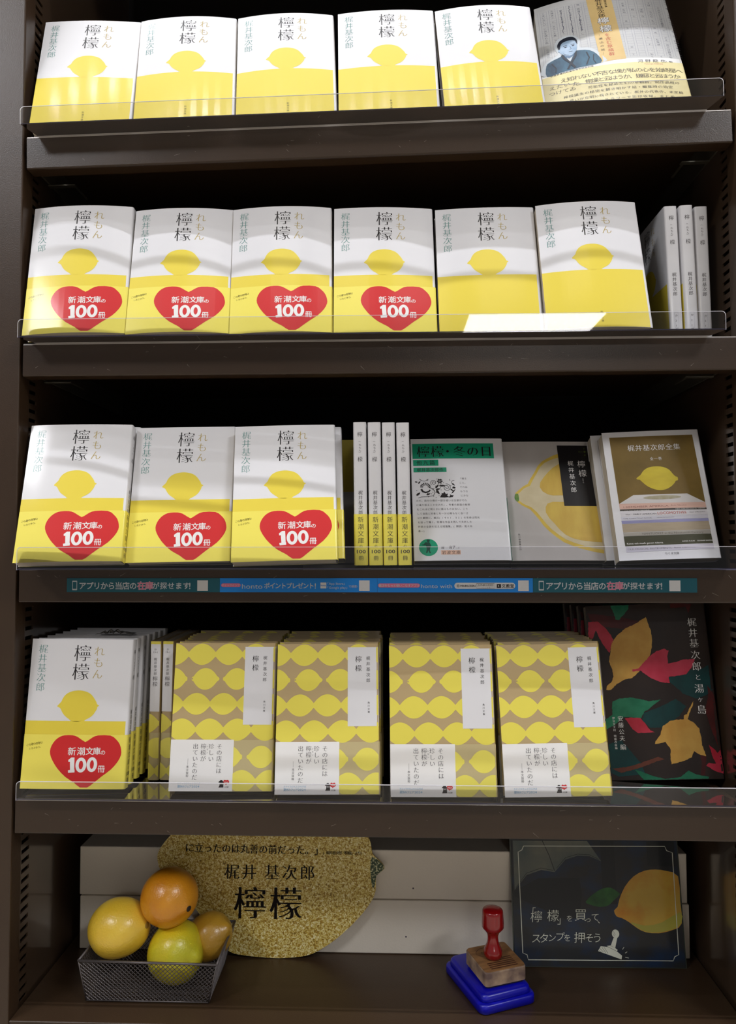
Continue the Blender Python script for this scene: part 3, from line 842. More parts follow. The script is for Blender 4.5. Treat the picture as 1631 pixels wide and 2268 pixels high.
def sheet(P, z0, z1, nz):
    vs, fs = [], []
    n = len(P)
    for j in range(nz + 1):
        z = z0 + (z1 - z0) * j / nz
        vs += [(x, y, z) for x, y in P]
    for j in range(nz):
        for i in range(n - 1):
            a = j * n + i
            fs.append((a, a + 1, a + 1 + n, a + n))
    return vs, fs


def solid_pages(w, t, h, bow):
    ins = 0.0007
    P = [(x, y) for x, y in profile(w - 2 * ins, t, bow, -0.0003, False)][:19]
    P = [(x, y + 0.0001) for x, y in P]
    P += [(w / 2 - ins - 0.0006, t - 0.0003), (-w / 2 + ins, t - 0.0003)]
    n = len(P)
    z0, z1 = 0.0006, h - 0.0009
    vs = [(x, y, z0) for x, y in P] + [(x, y, z1) for x, y in P]
    fs = [(i, (i + 1) % n, n + (i + 1) % n, n + i) for i in range(n)]
    fs += [tuple(reversed(range(n))), tuple(range(n, 2 * n))]
    return vs, fs


def place_art(spec, art, surf, layer, bow, base_off):
    w, h, t = spec.w, spec.h, spec.t
    off = base_off + 0.00009 * layer
    out = []
    kk = w / (spec.nomw * MM)
    for u, v in art.v:
        if surf == 'front':
            x = -w / 2 + u * MM * kk
            s = (x + w / 2) / w
            rr = min(0.002, t * 0.3)
            s = min(s, 1 - rr / w) if s > 1 - rr / w else s
            y = -bow * 4 * s * (1 - s) - off
            ex = x - (w / 2 - rr)
            if ex > 0:
                q = min(ex / rr, 1)
                y += rr * (1 - sqrt(max(0, 1 - q * q)))
            out.append((x, y, h - v * MM))
        else:
            y = u * MM
            out.append((w / 2 + off + 0.0003 * (1 - abs(y / t - 0.5) * 2), y, h - v * MM))
    return out


def build_book(name, spec, label, cat, group, bow, banded, full=True):
    root = thing(name, label, cat, group)
    key = (round(bow, 4), banded, full)
    w, h, t = spec.w, spec.h, spec.t
    if key not in spec.cache:
        L = []
        vs, fs = solid_pages(w, t, h, bow)
        me = mesh('page_block', vs, fs)
        me.materials.append(PAGES)
        L.append(('page_block', None, me))
        vs, fs = sheet(profile(w, t, bow, 0), 0, h, 4)
        me = mesh('jacket', vs, fs)
        me.materials.append(spec.jacket)
        for p in me.polygons:
            p.use_smooth = True
        L.append(('jacket', None, me))
        if banded:
            vs, fs = sheet(profile(w, t, bow, 0.0004), -0.0002, h - spec.bandtop * MM, 2)
            me = mesh('paper_band', vs, fs)
            me.materials.append(spec.bandmat)
            for p in me.polygons:
                p.use_smooth = True
            L.append(('paper_band', None, me))
        arts = spec.design() if full else []
        if banded and full:
            arts = arts + spec.band()
        for (n, par, m, surf, art, layer) in arts:
            base = 0.0004 if par == 'paper_band' else 0.0
            me = mesh(n, place_art(spec, art, surf, layer, bow, base), art.f)
            me.materials.append(m)
            L.append((n, par, me))
        spec.cache[key] = L
    parts = {}
    for n, par, me in spec.cache[key]:
        o = link(n, me, parts.get(par, root))
        parts[n] = o
    return root


def copy_tree(o, parent=None):
    c = o.copy()
    C.objects.link(c)
    c.parent = parent
    for ch in o.children:
        copy_tree(ch, c)
    return c


def pose(o, x, y, z, yaw=0, lean=0, roll=0, spine=None, after=None):
    m = Matrix.Translation((x, y, z)) @ Matrix.Rotation(rad(yaw), 4, 'Z') @ Matrix.Rotation(-rad(lean), 4, 'X') @ Matrix.Rotation(rad(roll), 4, 'Y')
    if spine:                      # stand the book with its spine to the front
        w, t = spine
        m = m @ Matrix.Rotation(-pi / 2, 4, 'Z') @ Matrix.Translation((-w / 2, -t / 2, 0))
    if after:
        m = m @ Matrix.Translation(after)
    o.matrix_world = m
    return o


def nom(sp, n):
    sp.nomw = n
    return sp


WHITEBOOK = nom(Spec(106.3, 151.3, 13.6, WHITE, white_design, band_design, BANDY, 97.6), 105)
TANBOOK = nom(Spec(106.3, 149.2, 11.2, TAN, tan_design, tan_band_design, TANB, 98.7), 105)
GREENBOOK = nom(Spec(105.6, 148, 12, WHITE, green_design), 105)
QUINCE = nom(Spec(105.8, 148, 10, gloss('painted_grey', (186, 180, 176), noise=(16, 0.9, (206, 200, 196), (1, 1, 0.5))), quince_design), 105)
STACKB = nom(Spec(106.2, 148, 17, WHITE, stack_design), 105)
LEAFB = nom(Spec(130, 188, 16, gloss('cover_black', (40, 32, 30), noise=(18, 0.7, (58, 44, 36), (1, 1, 1))), leaves_design), 130)
MANUB = nom(Spec(150, 210, 22, gloss('cover_pale', (224, 222, 216)), manuscript_design, manuscript_band, gloss('band_cream', (238, 226, 172), noise=(22, 0.5, (226, 206, 140), (1, 1, 1))), 137.5), 150)

Z1, Z2, Z3, Z4, Z5 = 0.42515, 0.20385, -0.03179, -0.26707, -0.48805
TILT = 0.01439 / 0.735

# ---- top shelf
names_r1 = ['white lemon-cover paperback on the top shelf, against the side panel far from the manuscript book',
            'white lemon-cover paperback on the top shelf, fourth book from the grey manuscript book',
            'white lemon-cover paperback on the top shelf, third book from the grey manuscript book',
            'white lemon-cover paperback on the top shelf, second book from the grey manuscript book',
            'white lemon-cover paperback standing a little high beside the grey manuscript book, top shelf']
G1 = 'white lemon paperbacks without band on the top shelf'
for (x, y, z, yaw, lean, roll), lb, bow in zip([(0.0600, -0.0063, 0.4308, 3.2, 16.83, -1.09), (0.1692, -0.0037, 0.4346, 2.04, 17.6, -2.52), (0.2773, -0.0020, 0.4367, 1.64, 17.6, -2.48), (0.3852, -0.0018, 0.4386, 0.51, 17.4, -1.47), (0.4967, 0.0021, 0.4408, 1.28, 16.89, -2.74)], names_r1, (0.0022, 0.0045, 0.0045, 0.0030, 0.0050)):
    b = build_book('paperback', WHITEBOOK, lb, 'book', G1, bow, False)
    pose(b, x, y, z + 0.0012, yaw, lean, roll)
b = build_book('hardcover_book', MANUB, 'large hardcover book with grey manuscript-sheet cover and blue portrait of a man, top shelf', 'book', None, 0.0085, True)
pose(b, 0.6290, 0.0195, 0.4495, -7.0, 25.0, -1.6)

# ---- second shelf
G2 = 'white lemon paperbacks with red heart band on the second shelf'
r2 = [(0.0591, -0.0122, 0.2087, 2.13, 12.40, -1.32), (0.1660, -0.0106, 0.2085, 2.2, 14.51, -0.72), (0.2728, -0.0071, 0.2087, 1.50, 13.69, -1.18), (0.3804, -0.0068, 0.2079, 2.6, 14.20, -0.25), (0.4891, -0.0029, 0.2084, -0.21, 14.36, -0.79), (0.5975, -0.0090, 0.2089, -0.12, 14.38, -1.36)]
lb2 = ['paperback with red heart band on the second shelf, against the side panel',
       'paperback with red heart band, second from the side panel on the second shelf',
       'paperback with red heart band, third from the side panel on the second shelf',
       'paperback with red heart band standing next to the unbanded copies on the second shelf',
       'unbanded white lemon paperback beside the heart-banded ones on the second shelf',
       'unbanded white lemon paperback beside the three spines on the second shelf']
for i, (p, lb) in enumerate(zip(r2, lb2)):
    b = build_book('paperback', WHITEBOOK, lb, 'book', G2 if i < 4 else 'unbanded lemon paperbacks facing out on the second shelf', (0.0045, 0.0045, 0.0045, 0.0030, 0.0022, 0.0045)[i], i < 4)
    pose(b, p[0], p[1], p[2] + 0.0011, *p[3:])
lb = ['white lemon paperback standing spine out, showing its cover beside the last face-out copy, second shelf',
      'white lemon paperback standing spine out, middle one of three on the second shelf',
      'white lemon paperback standing spine out by the slotted side panel, second shelf']
for p, l in zip([(0.6925, 0.0370, 0.2056, 0, 0, -2.0), (0.7084, 0.0354, 0.2056, 0, 0, -1.9), (0.7240, 0.0392, 0.2056, 0, 0, -1.3)], lb):
    b = build_book('paperback', WHITEBOOK, l, 'book', 'paperbacks standing spine out on the second shelf', 0.0004, False)
    pose(b, *p, spine=(WHITEBOOK.w, WHITEBOOK.t))

# ---- third shelf
lb3 = ['paperback with red heart band on the third shelf, jutting out by the side panel',
       'paperback with red heart band on the third shelf, between two other face-out copies',
       'paperback with red heart band on the third shelf, nearest of its kind to the four spines'.replace('nearest of its kind', 'face-out copy next')]
r3 = [(0.0626, -0.0275, -0.0236, 4.4, 17.55, -0.89), (0.1680, -0.0075, -0.0241, 2.66, 16.93, -1.00), (0.2791, -0.0200, -0.0228, 3.08, 18.9, -1.59)]
keep = []
for p, l, bw in zip(r3, lb3, (0.0022, 0.0004, 0.0012)):
    b = build_book('paperback', WHITEBOOK, l, 'book', 'lemon paperbacks with red heart band on the third shelf', bw, True)
    pose(b, *p)
    keep.append((b, p))
for i, (dx, l) in ((0, (0.0012, 'heart-banded paperback tucked behind the jutting copy at the side panel, third shelf')), (2, (0.0040, 'heart-banded paperback tucked behind the copy next to the four spines, third shelf'))):
    p = keep[i][1]
    c = copy_tree(keep[i][0])
    c['label'] = l
    c['group'] = 'spare lemon paperbacks tucked behind on the third shelf'
    pose(c, p[0] + dx * 0.4, p[1] + 0.0195, p[2] + 0.0004, p[3], p[4], p[5], after=(dx, 0, 0.0))
BACKCOVER = nom(Spec(106.3, 151.3, 13.6, WHITE, lambda: [('upper_colour_field', 'jacket', YELLOW, 'front', Art().rect(0, 0, 105, 64), 1)]), 105)
b = build_book('paperback', BACKCOVER, 'yellow-topped paperback deep in the gap between the heart-banded covers and the four spines', 'book', None, 0.0004, False)
pose(b, 0.3300, 0.1480, Z3 + 0.0017, 0, 0, 0)
for k, (x, y, roll) in enumerate([(0.3538, 0.0225, -0.56), (0.3695, 0.0238, -0.7), (0.3848, 0.0256, -0.8), (0.4003, 0.0274, -0.88)]):
    l = ['heart-banded paperback standing spine out, first of four from the face-out copies, third shelf', 'heart-banded paperback standing spine out, second of four from the face-out copies, third shelf',
         'heart-banded paperback standing spine out, second of four from the green-titled book, third shelf', 'heart-banded paperback standing spine out, touching the green-titled book, third shelf'][k]
    b = build_book('paperback', WHITEBOOK, l, 'book', 'heart-banded paperbacks standing spine out on the third shelf', 0.0004, True)
    pose(b, x, y, -0.0285, 0, 0, roll, spine=(WHITEBOOK.w, WHITEBOOK.t))
b = build_book('paperback', GREENBOOK, 'white paperback with green title blocks and black flower ornament on the third shelf', 'book', None, 0.0008, False)
pose(b, 0.4632, 0.0434, -0.0245, 1.82, 20.23, -0.34)
b = build_book('paperback', QUINCE, 'grey paperback with painted halved lemon and black title panel on the third shelf', 'book', None, 0.0008, False)
pose(b, 0.5702, 0.0558, -0.0250, 2.43, 21.86, 0.0)
q = copy_tree(b)
q['label'] = 'grey lemon-painting paperback behind the front copy, its edge showing beside it on the third shelf'
pose(q, 0.5702, 0.0558 + 0.0135, -0.0250, 2.43, 21.86, 0.0, after=(0.0085, 0, -0.0005))
b = build_book('paperback', STACKB, 'white-bordered paperback with lemon floating over pictured stack of books, third shelf', 'book', None, 0.0008, False)
pose(b, 0.6784, 0.0306, -0.0229, -0.93, 16.86, -1.95)
q = copy_tree(b)
q['label'] = 'spare copy hidden behind the lemon-over-books paperback, only its pale edge showing on the third shelf'
pose(q, 0.6784, 0.0306 + 0.0195, -0.0229, -0.93, 16.86, -1.95, after=(-0.0075, 0, 0.0))

# ---- fourth shelf
b = build_book('paperback', WHITEBOOK, 'paperback with red heart band on the fourth shelf, frontmost of its white stack', 'book', 'lemon paperbacks with red heart band on the fourth shelf', 0.0012, True)
p0 = (0.0570, 0.0039, -0.2569, 3.2, 7.49, 0.9)
pose(b, *p0)
first = b
for k in range(6):
    c = copy_tree(first)
    c['label'] = 'heart-banded white paperback packed behind the front copy on the fourth shelf'
    c['group'] = 'white paperbacks packed behind the front copy on the fourth shelf'
    pose(c, p0[0] - 0.0005 + 0.0006 * k, p0[1] + 0.0172 * (k + 1), -0.2580 + (0.0004 * (k % 2)), 2.6 - 0.3 * k, 7.2, 0.4)
for k, (x, y, r) in enumerate([(0.1268, 0.0466, 0.76), (0.1395, 0.0475, 1.0)]):
    b = build_book('paperback', TANBOOK, ['tan lemon-pattern paperback standing spine out beside the white stack, fourth shelf', 'tan lemon-pattern paperback standing spine out beside the tan face-out copies, fourth shelf'][k], 'book', 'tan lemon paperbacks standing spine out on the fourth shelf', 0.0004, True)
    pose(b, x, y, -0.2612, 0, 0, r, spine=(TANBOOK.w, TANBOOK.t))
r4 = [(0.2099, 0.0066, -0.2588, 1.92, 9.10, 0.21), (0.3205, -0.0036, -0.2575, 0.01, 11.5, -0.66), (0.4376, -0.0050, -0.2583, -0.6, 8.88, -0.65), (0.5513, -0.0045, -0.2570, 0.35, 11.6, -1.3)]
where = ['next to the two tan spines', 'second from the two tan spines', 'second from the black leaf-cover book', 'next to the black leaf-cover book']
for i, p in enumerate(r4):
    b = build_book('paperback', TANBOOK, 'tan paperback with yellow lemon pattern, front copy ' + where[i] + ', fourth shelf', 'book', 'tan lemon-pattern paperbacks facing out on the fourth shelf', 0.0006, True)
    pose(b, *p)
    for k in range(7):
        c = copy_tree(b)
        c['label'] = 'tan lemon-pattern paperback in the stack behind the front copy ' + where[i]
        c['group'] = 'tan paperbacks stacked behind the front copy ' + where[i]
        pose(c, p[0] + random.uniform(-0.0012, 0.0028), p[1] + 0.0142 * (k + 1), p[2] + random.uniform(-0.0004, 0.0012), p[3], p[4] - 0.08 * k, p[5] * 0.5)
b = build_book('large_paperback', LEAFB, 'large black book with torn-paper autumn leaves cover, standing on the fourth shelf', 'book', None, 0.0008, False)
pose(b, 0.6765, 0.0600, -0.2605, -4.0, 8.31, -2.6)
for k in range(3):
    c = copy_tree(b)
    c['label'] = 'black leaf-cover book behind the front one, a sliver of its edge showing, fourth shelf'
    c['group'] = 'black leaf-cover books behind the front one'
    pose(c, 0.6765, 0.0600 + 0.0185 * (k + 1), -0.2605, -4.0, 8.31, -2.6, after=(-0.0035 * (k + 1), 0, 0))

# crumpled clear wrap left on top of the white stack
rr = random.Random(5)
bm = bmesh.new()
nx, ny = 14, 7
grid = [[bm.verts.new((-0.020 + 0.040 * i / (nx - 1), -0.006 + 0.020 * j / (ny - 1) + rr.uniform(-.001, .001), 0.0007 + 0.0075 * max(0, sin(pi * i / (nx - 1))) * abs(sin(1.3 * i + 0.8 * j)) * max(0.15, 1 - j / 8) + rr.uniform(0, .0006))) for j in range(ny)] for i in range(nx)]
for i in range(nx - 1):
    for j in range(ny - 1):
        bm.faces.new((grid[i][j], grid[i + 1][j], grid[i + 1][j + 1], grid[i][j + 1]))
wrap = from_bm('plastic_wrap', bm, None, mat('milky_wrap', (214, 216, 218), 0.15, spec=0.9), True)
tag(wrap, 'small crumpled piece of milky plastic wrap lying on the white paperback stack', 'plastic wrap')
wrap.location = (0.079, 0.056, -0.1070)

# ------------------------------------------------------------------ bookcase
case = thing('bookcase', 'dark brown steel bookcase with slotted side panels', 'bookcase', None, (0.36, 0, -0.62))
for o_name, b_ in (('back_panel', (-0.006, 0.744, 0.300, 0.304, -0.62, 0.95)),):
    box(o_name, b_, None, BLACKBACK).parent = case
XL, XR = -0.0050, 0.7425


def side_panel(x_in, sgn):
    """inner plate with a column of slots; sgn = +1 plate lies towards +x of the inner face"""
    bm = bmesh.new()
    th = 0.0018 * sgn
    a, b = sorted((x_in, x_in + th))
    y0, y1 = 0.024, 0.040
    bm_box(bm, a, b, 0.0205, y0, -0.62, 0.95)
    bm_box(bm, a, b, y1, 0.300, -0.62, 0.95)
    pitch, gap = 0.0102, 0.0042
    z = -0.486
    prev = -0.62
    while z < 0.70:
        bm_box(bm, a, b, y0, y1, prev, z)
        prev = z + gap
        z += pitch
    bm_box(bm, a, b, y0, y1, prev, 0.95)
    return from_bm('side_panel', bm, None, PANEL)


for x_in, s in ((XL, -1), (XR, 1)):
    o = side_panel(x_in, s)
    o.parent = case
    a, b = sorted((x_in + s * 0.012, x_in + s * 0.016))
    box('outer_panel', (a, b, 0.002, 0.300, -0.62, 0.95), None, DARK).parent = case
bm = bmesh.new()
bm_box(bm, -0.075, -0.0030, -0.001, 0.020, -0.62, 0.95, 0.0015, 2)
from_bm('upright', bm, None, BROWN).parent = case
bm = bmesh.new()
bm_box(bm, 0.7405, 0.812, -0.001, 0.020, -0.62, 0.95, 0.0015, 2)
from_bm('upright', bm, None, BROWN).parent = case
box('kick_panel', (-0.0028, 0.7395, 0.001, 0.004, -0.62, Z5 - 0.002), None, BROWN).parent = case
box('base_board', (-0.0028, 0.7395, 0.0, 0.2995, Z5 - 0.002, Z5), None, BROWN, 0.0005).parent = case
for ch in case.children:
    ch.matrix_parent_inverse = case.matrix_world.inverted() if False else Matrix.Translation((-0.36, 0, 0.62))


def shelf(label, z, tilt=0.0, drop=0.0):
    """steel shelf: plate with a deep front lip that folds back underneath"""
    root = thing('shelf', label, 'shelf', 'brown steel shelves of the bookcase', (0.0, 0.0, z))
    W = 0.7366
    bm = bmesh.new()
    bm_box(bm, 0.001, W - 0.001, 0.0015, 0.285, -drop - 0.0012, -drop)
    o = from_bm('shelf_plate', bm, root, BROWN)
    bm = bmesh.new()
    H = 0.0343
    # front lip, folded top edge and return flange in one bent sheet
    prof = [(0.003, -0.0016), (0.003, -0.0004), (0.0012, 0.0), (0.0003, -0.0004), (0.0, -0.0014), (0.0, -H + 0.0015), (0.0006, -H + 0.0003), (0.0018, -H), (0.016, -H), (0.016, -H + 0.001), (0.0022, -H + 0.001), (0.0012, -H + 0.002), (0.0012, -0.0022)]
    n = len(prof)
    L = [bm.verts.new((0.0, y, z_)) for y, z_ in prof]
    R = [bm.verts.new((W, y, z_)) for y, z_ in prof]
    for i in range(n):
        j = (i + 1) % n
        bm.faces.new((L[i], L[j], R[j], R[i]))
    bm.faces.new(L)
    bm.faces.new(list(reversed(R)))
    bmesh.ops.recalc_face_normals(bm, faces=bm.faces)
    from_bm('front_lip', bm, root, BROWN_LIP)
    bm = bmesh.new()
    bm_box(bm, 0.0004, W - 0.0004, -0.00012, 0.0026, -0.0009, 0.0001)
    from_bm('lip_highlight_line', bm, root, RIMM)  # thin strip that paints the highlight along the rolled edge
    for x0 in (0.0035, W - 0.0055):
        bm = bmesh.new()
        bm_box(bm, x0, x0 + 0.002, 0.020, 0.27, -0.030, -drop - 0.0012)
        s = 1 if x0 < 0.1 else -1
        bm_box(bm, min(x0, x0 + s * 0.030), max(x0, x0 + s * 0.030), 0.040, 0.046, -0.0325, -0.0315)
        bm_box(bm, x0 + s * 0.028, x0 + s * 0.028 + 0.002, 0.041, 0.075, -0.0325, -0.0310)
        from_bm('bracket', bm, root, STEEL)
    # a few scratches in the coating of the lip
    rr = random.Random(int(abs(z) * 1000))
    bm = bmesh.new()
    for k in range(26):
        x, zz = rr.uniform(0.01, W - 0.01), -rr.uniform(0.004, 0.030)
        a, l, wd = rr.uniform(-0.9, 0.9), rr.uniform(0.0006, 0.0045) * (1 if rr.random() < .8 else 2), 0.00012
        d = Vector((cos(a), 0, sin(a)))
        nn = Vector((-sin(a), 0, cos(a))) * wd
        p = Vector((x, -0.00006, zz))
        vs = [bm.verts.new(q) for q in (p + nn, p - nn, p + d * l - nn * 0.3, p + d * l + nn * 0.3)]
        bm.faces.new(vs)
    o = from_bm('scratch_marks', bm, root, SCRATCH)
    o['kind'] = 'stuff'
    if tilt:
        root.rotation_euler.y = -tilt
    return root


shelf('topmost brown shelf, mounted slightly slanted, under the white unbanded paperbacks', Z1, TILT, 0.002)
shelf('added unseen brown shelf, empty, shading the bay of the unbanded paperbacks', 0.86, 0, 0.0)  # added out of view to keep the back of the top bay dark
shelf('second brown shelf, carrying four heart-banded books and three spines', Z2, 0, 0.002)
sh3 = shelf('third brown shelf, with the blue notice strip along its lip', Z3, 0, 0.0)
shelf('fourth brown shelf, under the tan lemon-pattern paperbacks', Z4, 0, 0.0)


def tray(label, z, x0, x1, yf, floor_z, hgt=0.0195, tilt=0.0, rad_c=0.004, depth=0.075):
    root = thing('acrylic_tray', label, 'tray', 'clear acrylic trays on the shelves', (0, 0, z))
    T = 0.0010

    def outline(xa, xb, za, zb, r):
        P = [(xa, za)]
        P += [(xa + r - r * cos(rad(a)), zb - r + r * sin(rad(a))) for a in (0, 22, 45, 67, 90)]
        P += [(xb - r + r * sin(rad(a)), zb - r + r * cos(rad(a))) for a in (0, 22, 45, 67, 90)]
        P += [(xb, za)]
        return P
    P = outline(x0, x1, floor_z, floor_z + hgt, rad_c)
    n = len(P)
    vs = [(x, yf, zz) for x, zz in P] + [(x, yf + T, zz) for x, zz in P]
    me = mesh('front_panel', vs, [tuple(range(n)), tuple(reversed(range(n, 2 * n)))])
    link('front_panel', me, root, CLEAR)
    # polished rim of the front panel
    Q = outline(x0 - 0.0002, x1 + 0.0002, floor_z, floor_z + hgt + 0.0002, rad_c)
    vs = [(x, yf - 0.0001, zz) for x, zz in Q] + [(x, yf + T + 0.0001, zz) for x, zz in Q] + [(x + (0.0004 if x < 0.3 else -0.0004) * 1.0, yf - 0.0001, zz - (0.0005 if zz > floor_z + hgt * .5 else 0)) for x, zz in Q]
    fs = []
    for i in range(n - 1):
        fs.append((i, i + 1, n + i + 1, n + i))
        fs.append((i, 2 * n + i, 2 * n + i + 1, i + 1))
    link('polished_rim', mesh('polished_rim', vs, fs), root, EDGE)
    # floor with cut corners towards the shelf
    c = 0.012
    F = [(x0, yf), (x0 + c * 0.9, yf + 0.022 + c), (x0 + c * 0.9, depth), (x1 - c * 0.9, depth), (x1 - c * 0.9, yf + 0.022 + c), (x1, yf)]
    m_ = len(F)
    vs = [(x, y, floor_z) for x, y in F] + [(x, y, floor_z + T) for x, y in F]
    link('floor_panel', mesh('floor_panel', vs, [tuple(reversed(range(m_))), tuple(range(m_, 2 * m_))]), root, CLEAR)
    fs = [(i, (i + 1) % m_, m_ + (i + 1) % m_, m_ + i) for i in range(m_ - 1)]
    link('floor_rim', mesh('floor_rim', vs, fs), root, EDGEV)
    bm = bmesh.new()
    bm_box(bm, x0 + 0.001, x1 - 0.001, yf + T, yf + T + 0.0022, floor_z + T, floor_z + T + 0.0006)
    from_bm('bend_line', bm, root, EDGEV)
    if tilt:
        root.rotation_euler.y = -tilt
    return root


tray('clear acrylic tray of the slanted top shelf, holding the unbanded paperbacks', Z1, 0.0055, 0.7185, -0.024, 0.0002, 0.0185, TILT)
tray('clear acrylic tray with rounded corners on the second shelf', Z2, 0.0065, 0.7155, -0.024, 0.0002, 0.0185)
tray('clear acrylic tray jutting out over the notice strip, third shelf', Z3, 0.0150, 0.7330, -0.0340, 0.0004, 0.0225)
tray('clear acrylic tray on the fourth shelf, flush with the shelf edge', Z4, 0.0065, 0.7340, -0.0115, 0.0030, 0.0190)

# notice strip on the lip of the third shelf
TEAL = gloss('strip_teal', (16, 86, 100))
BLUE = gloss('strip_blue', (18, 128, 214))
PINK = gloss('strip_pink', (216, 110, 140))
STRIPG = mat('strip_letter_grey', (188, 192, 196), 0.5)
QRW = mat('strip_patch_white', (206, 206, 206), 0.5)


def flat_art(name, art, m, parent, x0, y, ztop):
    me = mesh(name, [(x0 + u * MM, y, ztop - v * MM) for u, v in art.v], art.f)
    return link(name, me, parent, m)


segs = [(0.0505, 0.2097, TEAL, 'a'), (0.2097, 0.3713, BLUE, 'b'), (0.3713, 0.5287, BLUE, 'c'), (0.5287, 0.6924, TEAL, 'a')]
seg_labels = ['teal notice strip on the third shelf lip, below the heart-banded books', 'blue notice strip segment joining the teal one below the four spines',
              'blue notice strip segment with shop logos in a pale capsule', 'teal notice strip segment below the lemon-over-books paperback']
for (xa, xb, m, kind), lb in zip(segs, seg_labels):
    root = thing('notice_strip', lb, 'sign', 'notice strips along the third shelf', (xa, -0.0004, -0.0410))
    Wm, Hm = (xb - xa) / MM, 14.4
    box('strip_card', (0.0001, xb - xa - 0.0001, -0.0004, 0.0003, -Hm * MM, 0), root, m)
    yy = -0.00052

    def A(n, a, mm_, off=0):
        flat_art(n, a, mm_, root, 0, yy - off, 0)
    if kind == 'a':
        A('phone_icon', Art().poly([(6.2, 2.6), (10.6, 2.6), (10.9, 3.0), (10.9, 12.0), (10.5, 12.4), (6.2, 12.4), (5.8, 12.0), (5.8, 3.0)]), STRIPG)
        A('phone_screen', Art().rect(6.4, 3.8, 10.3, 11.0), m, 0.0001)
        A('strip_lettering', Art().text('アプリから当店の', 16.5, 7.8, 8.2, 7.55, vert=False, wt=(0.018, 0.018)).text('が探せます', 93, 7.8, 7.6, 7.9, vert=False, wt=(0.018, 0.018)).text('!', 131.5, 7.6, 9, wt=(0.02, 0.02)), STRIPG)
        A('stock_lettering_outline', Art().text('在庫', 78, 7.6, 8.8, 8.2, vert=False, wt=(0.05, 0.05)), STRIPG)
        A('stock_lettering', Art().text('在庫', 78, 7.6, 8.8, 8.2, vert=False, wt=(0.012, 0.012)), PINK, 0.0001)
        A('blank_patch', Art().rect(136.0, 2.2, 147.0, 13.0), QRW)
    elif kind == 'b':
        A('pink_capsule', Art().poly(capsule(1.6, 5.4, 21.6, 9.0)), PINK)
        A('capsule_lettering', Art().text('チェックインで', 3.4, 7.2, 2.7, 2.65, vert=False, wt=(0.01, 0.01)), STRIPG, 0.0001)
        A('strip_lettering', Art().word('honto', 23, 8.2, 7.2, (0, 0), 21).text('ポイントプレゼント', 48.6, 7.7, 6.4, 5.7, vert=False, wt=(0.018, 0.018)).text('!', 101, 7.6, 7.4, wt=(0.02, 0.02)), STRIPG)
        A('app_icon', Art().rect(103.6, 4.4, 109.6, 10.4), QRW)
        A('app_icon_lettering', Art().word('honto', 104.1, 7.4, 2.2, (0.01, 0.01), 5.0), BLUE, 0.0001)
        A('small_lettering', Art().word('「App Store」', 110.8, 5.6, 3.2, (0, 0), 17.6).word('「Google play」', 110.8, 9.6, 3.2, (0, 0), 20).text('で検索!', 133.6, 8.4, 2.9, 2.9, vert=False, wt=(0, 0)), STRIPG)
        A('blank_patch', Art().rect(143.0, 2.2, 153.8, 13.0), QRW)
    else:
        A('pink_capsule', Art().poly(capsule(0.8, 5.4, 43.4, 9.4)), PINK)
        A('capsule_lettering', Art().text('書店をもっと使いこなすアプリ', 3.0, 7.5, 3.2, 2.95, vert=False, wt=(0.01, 0.01)), STRIPG, 0.0001)
        A('strip_lettering', Art().word('honto with', 44.5, 8.0, 5.6, (0, 0), 31.5), STRIPG)
        A('logo_capsule', Art().poly(capsule(78.2, 4.6, 139.6, 10.8)), QRW)
        k = Art().ring(82.0, 7.7, 1.4, 1.4, 1.1, 1.1, 16).word('M', 81.3, 7.7, 1.8, (0.01, 0.01)).word('MARUZEN', 84.4, 7.8, 2.8, (0.02, 0.02), 15).word('JUNKUDO', 101.6, 6.9, 2.7, (0, 0), 16).text('ジュンク堂', 106, 9.6, 1.2, 1.9, vert=False, wt=(0, 0)).text('文教堂', 128, 7.8, 4.2, 4.2, vert=False, wt=(0.016, 0.016))
        k.stroke([(100.6, 5.4), (118.6, 5.4), (118.6, 10.2), (100.6, 10.2), (100.6, 5.4)], 0.25).rect(121.0, 5.9, 125.2, 9.7)
        A('logo_lettering', k, INK, 0.0001)
        A('logo_mark', Art().word('B', 122.2, 7.8, 2.6, (0, 0)), QRW, 0.0002)
        A('blank_patch', Art().rect(142.5, 2.2, 153.2, 13.0), QRW)

# ------------------------------------------------------------------ bottom shelf
CARD = mat('white_cardboard', (228, 219, 204), 0.75, noise=(12, 0.3, (214, 204, 188), (1, 1, 1)), bump=(400, 0.15))
SPOT = mat('dust_spot', (90, 84, 90), 0.8)
for z0, z1, xa, xb, lb in ((Z5 + 0.0004, -0.4252, 0.0125, 0.7305, 'lower of two long white cardboard boxes at the back of the bottom shelf'), (-0.4248, -0.3672, 0.0118, 0.7285, 'upper of two long white cardboard boxes at the back of the bottom shelf')):
    root = thing('cardboard_box', lb, 'box', 'long white boxes on the bottom shelf', ((xa + xb) / 2, 0.18, z0))
    o = box('box_body', (-(xb - xa) / 2, (xb - xa) / 2, -0.050, 0.070, 0, (z1 - z0) * 0.985), root, CARD, 0.0012, 2)
    bm = bmesh.new()
    for (x, z) in ([(0.16, 0.021), (0.205, 0.046), (0.03, 0.02)] if 'lower' in lb else [(0.04, 0.013), (-0.10, 0.03), (0.26, 0.035)]):
        bmesh.ops.create_circle(bm, cap_ends=True, radius=0.0011, segments=7, matrix=Matrix.Translation((x, -0.0502, z)) @ Matrix.Rotation(pi / 2, 4, 'X'))
    sp = from_bm('dust_spots', bm, root, SPOT)
    sp['kind'] = 'stuff'

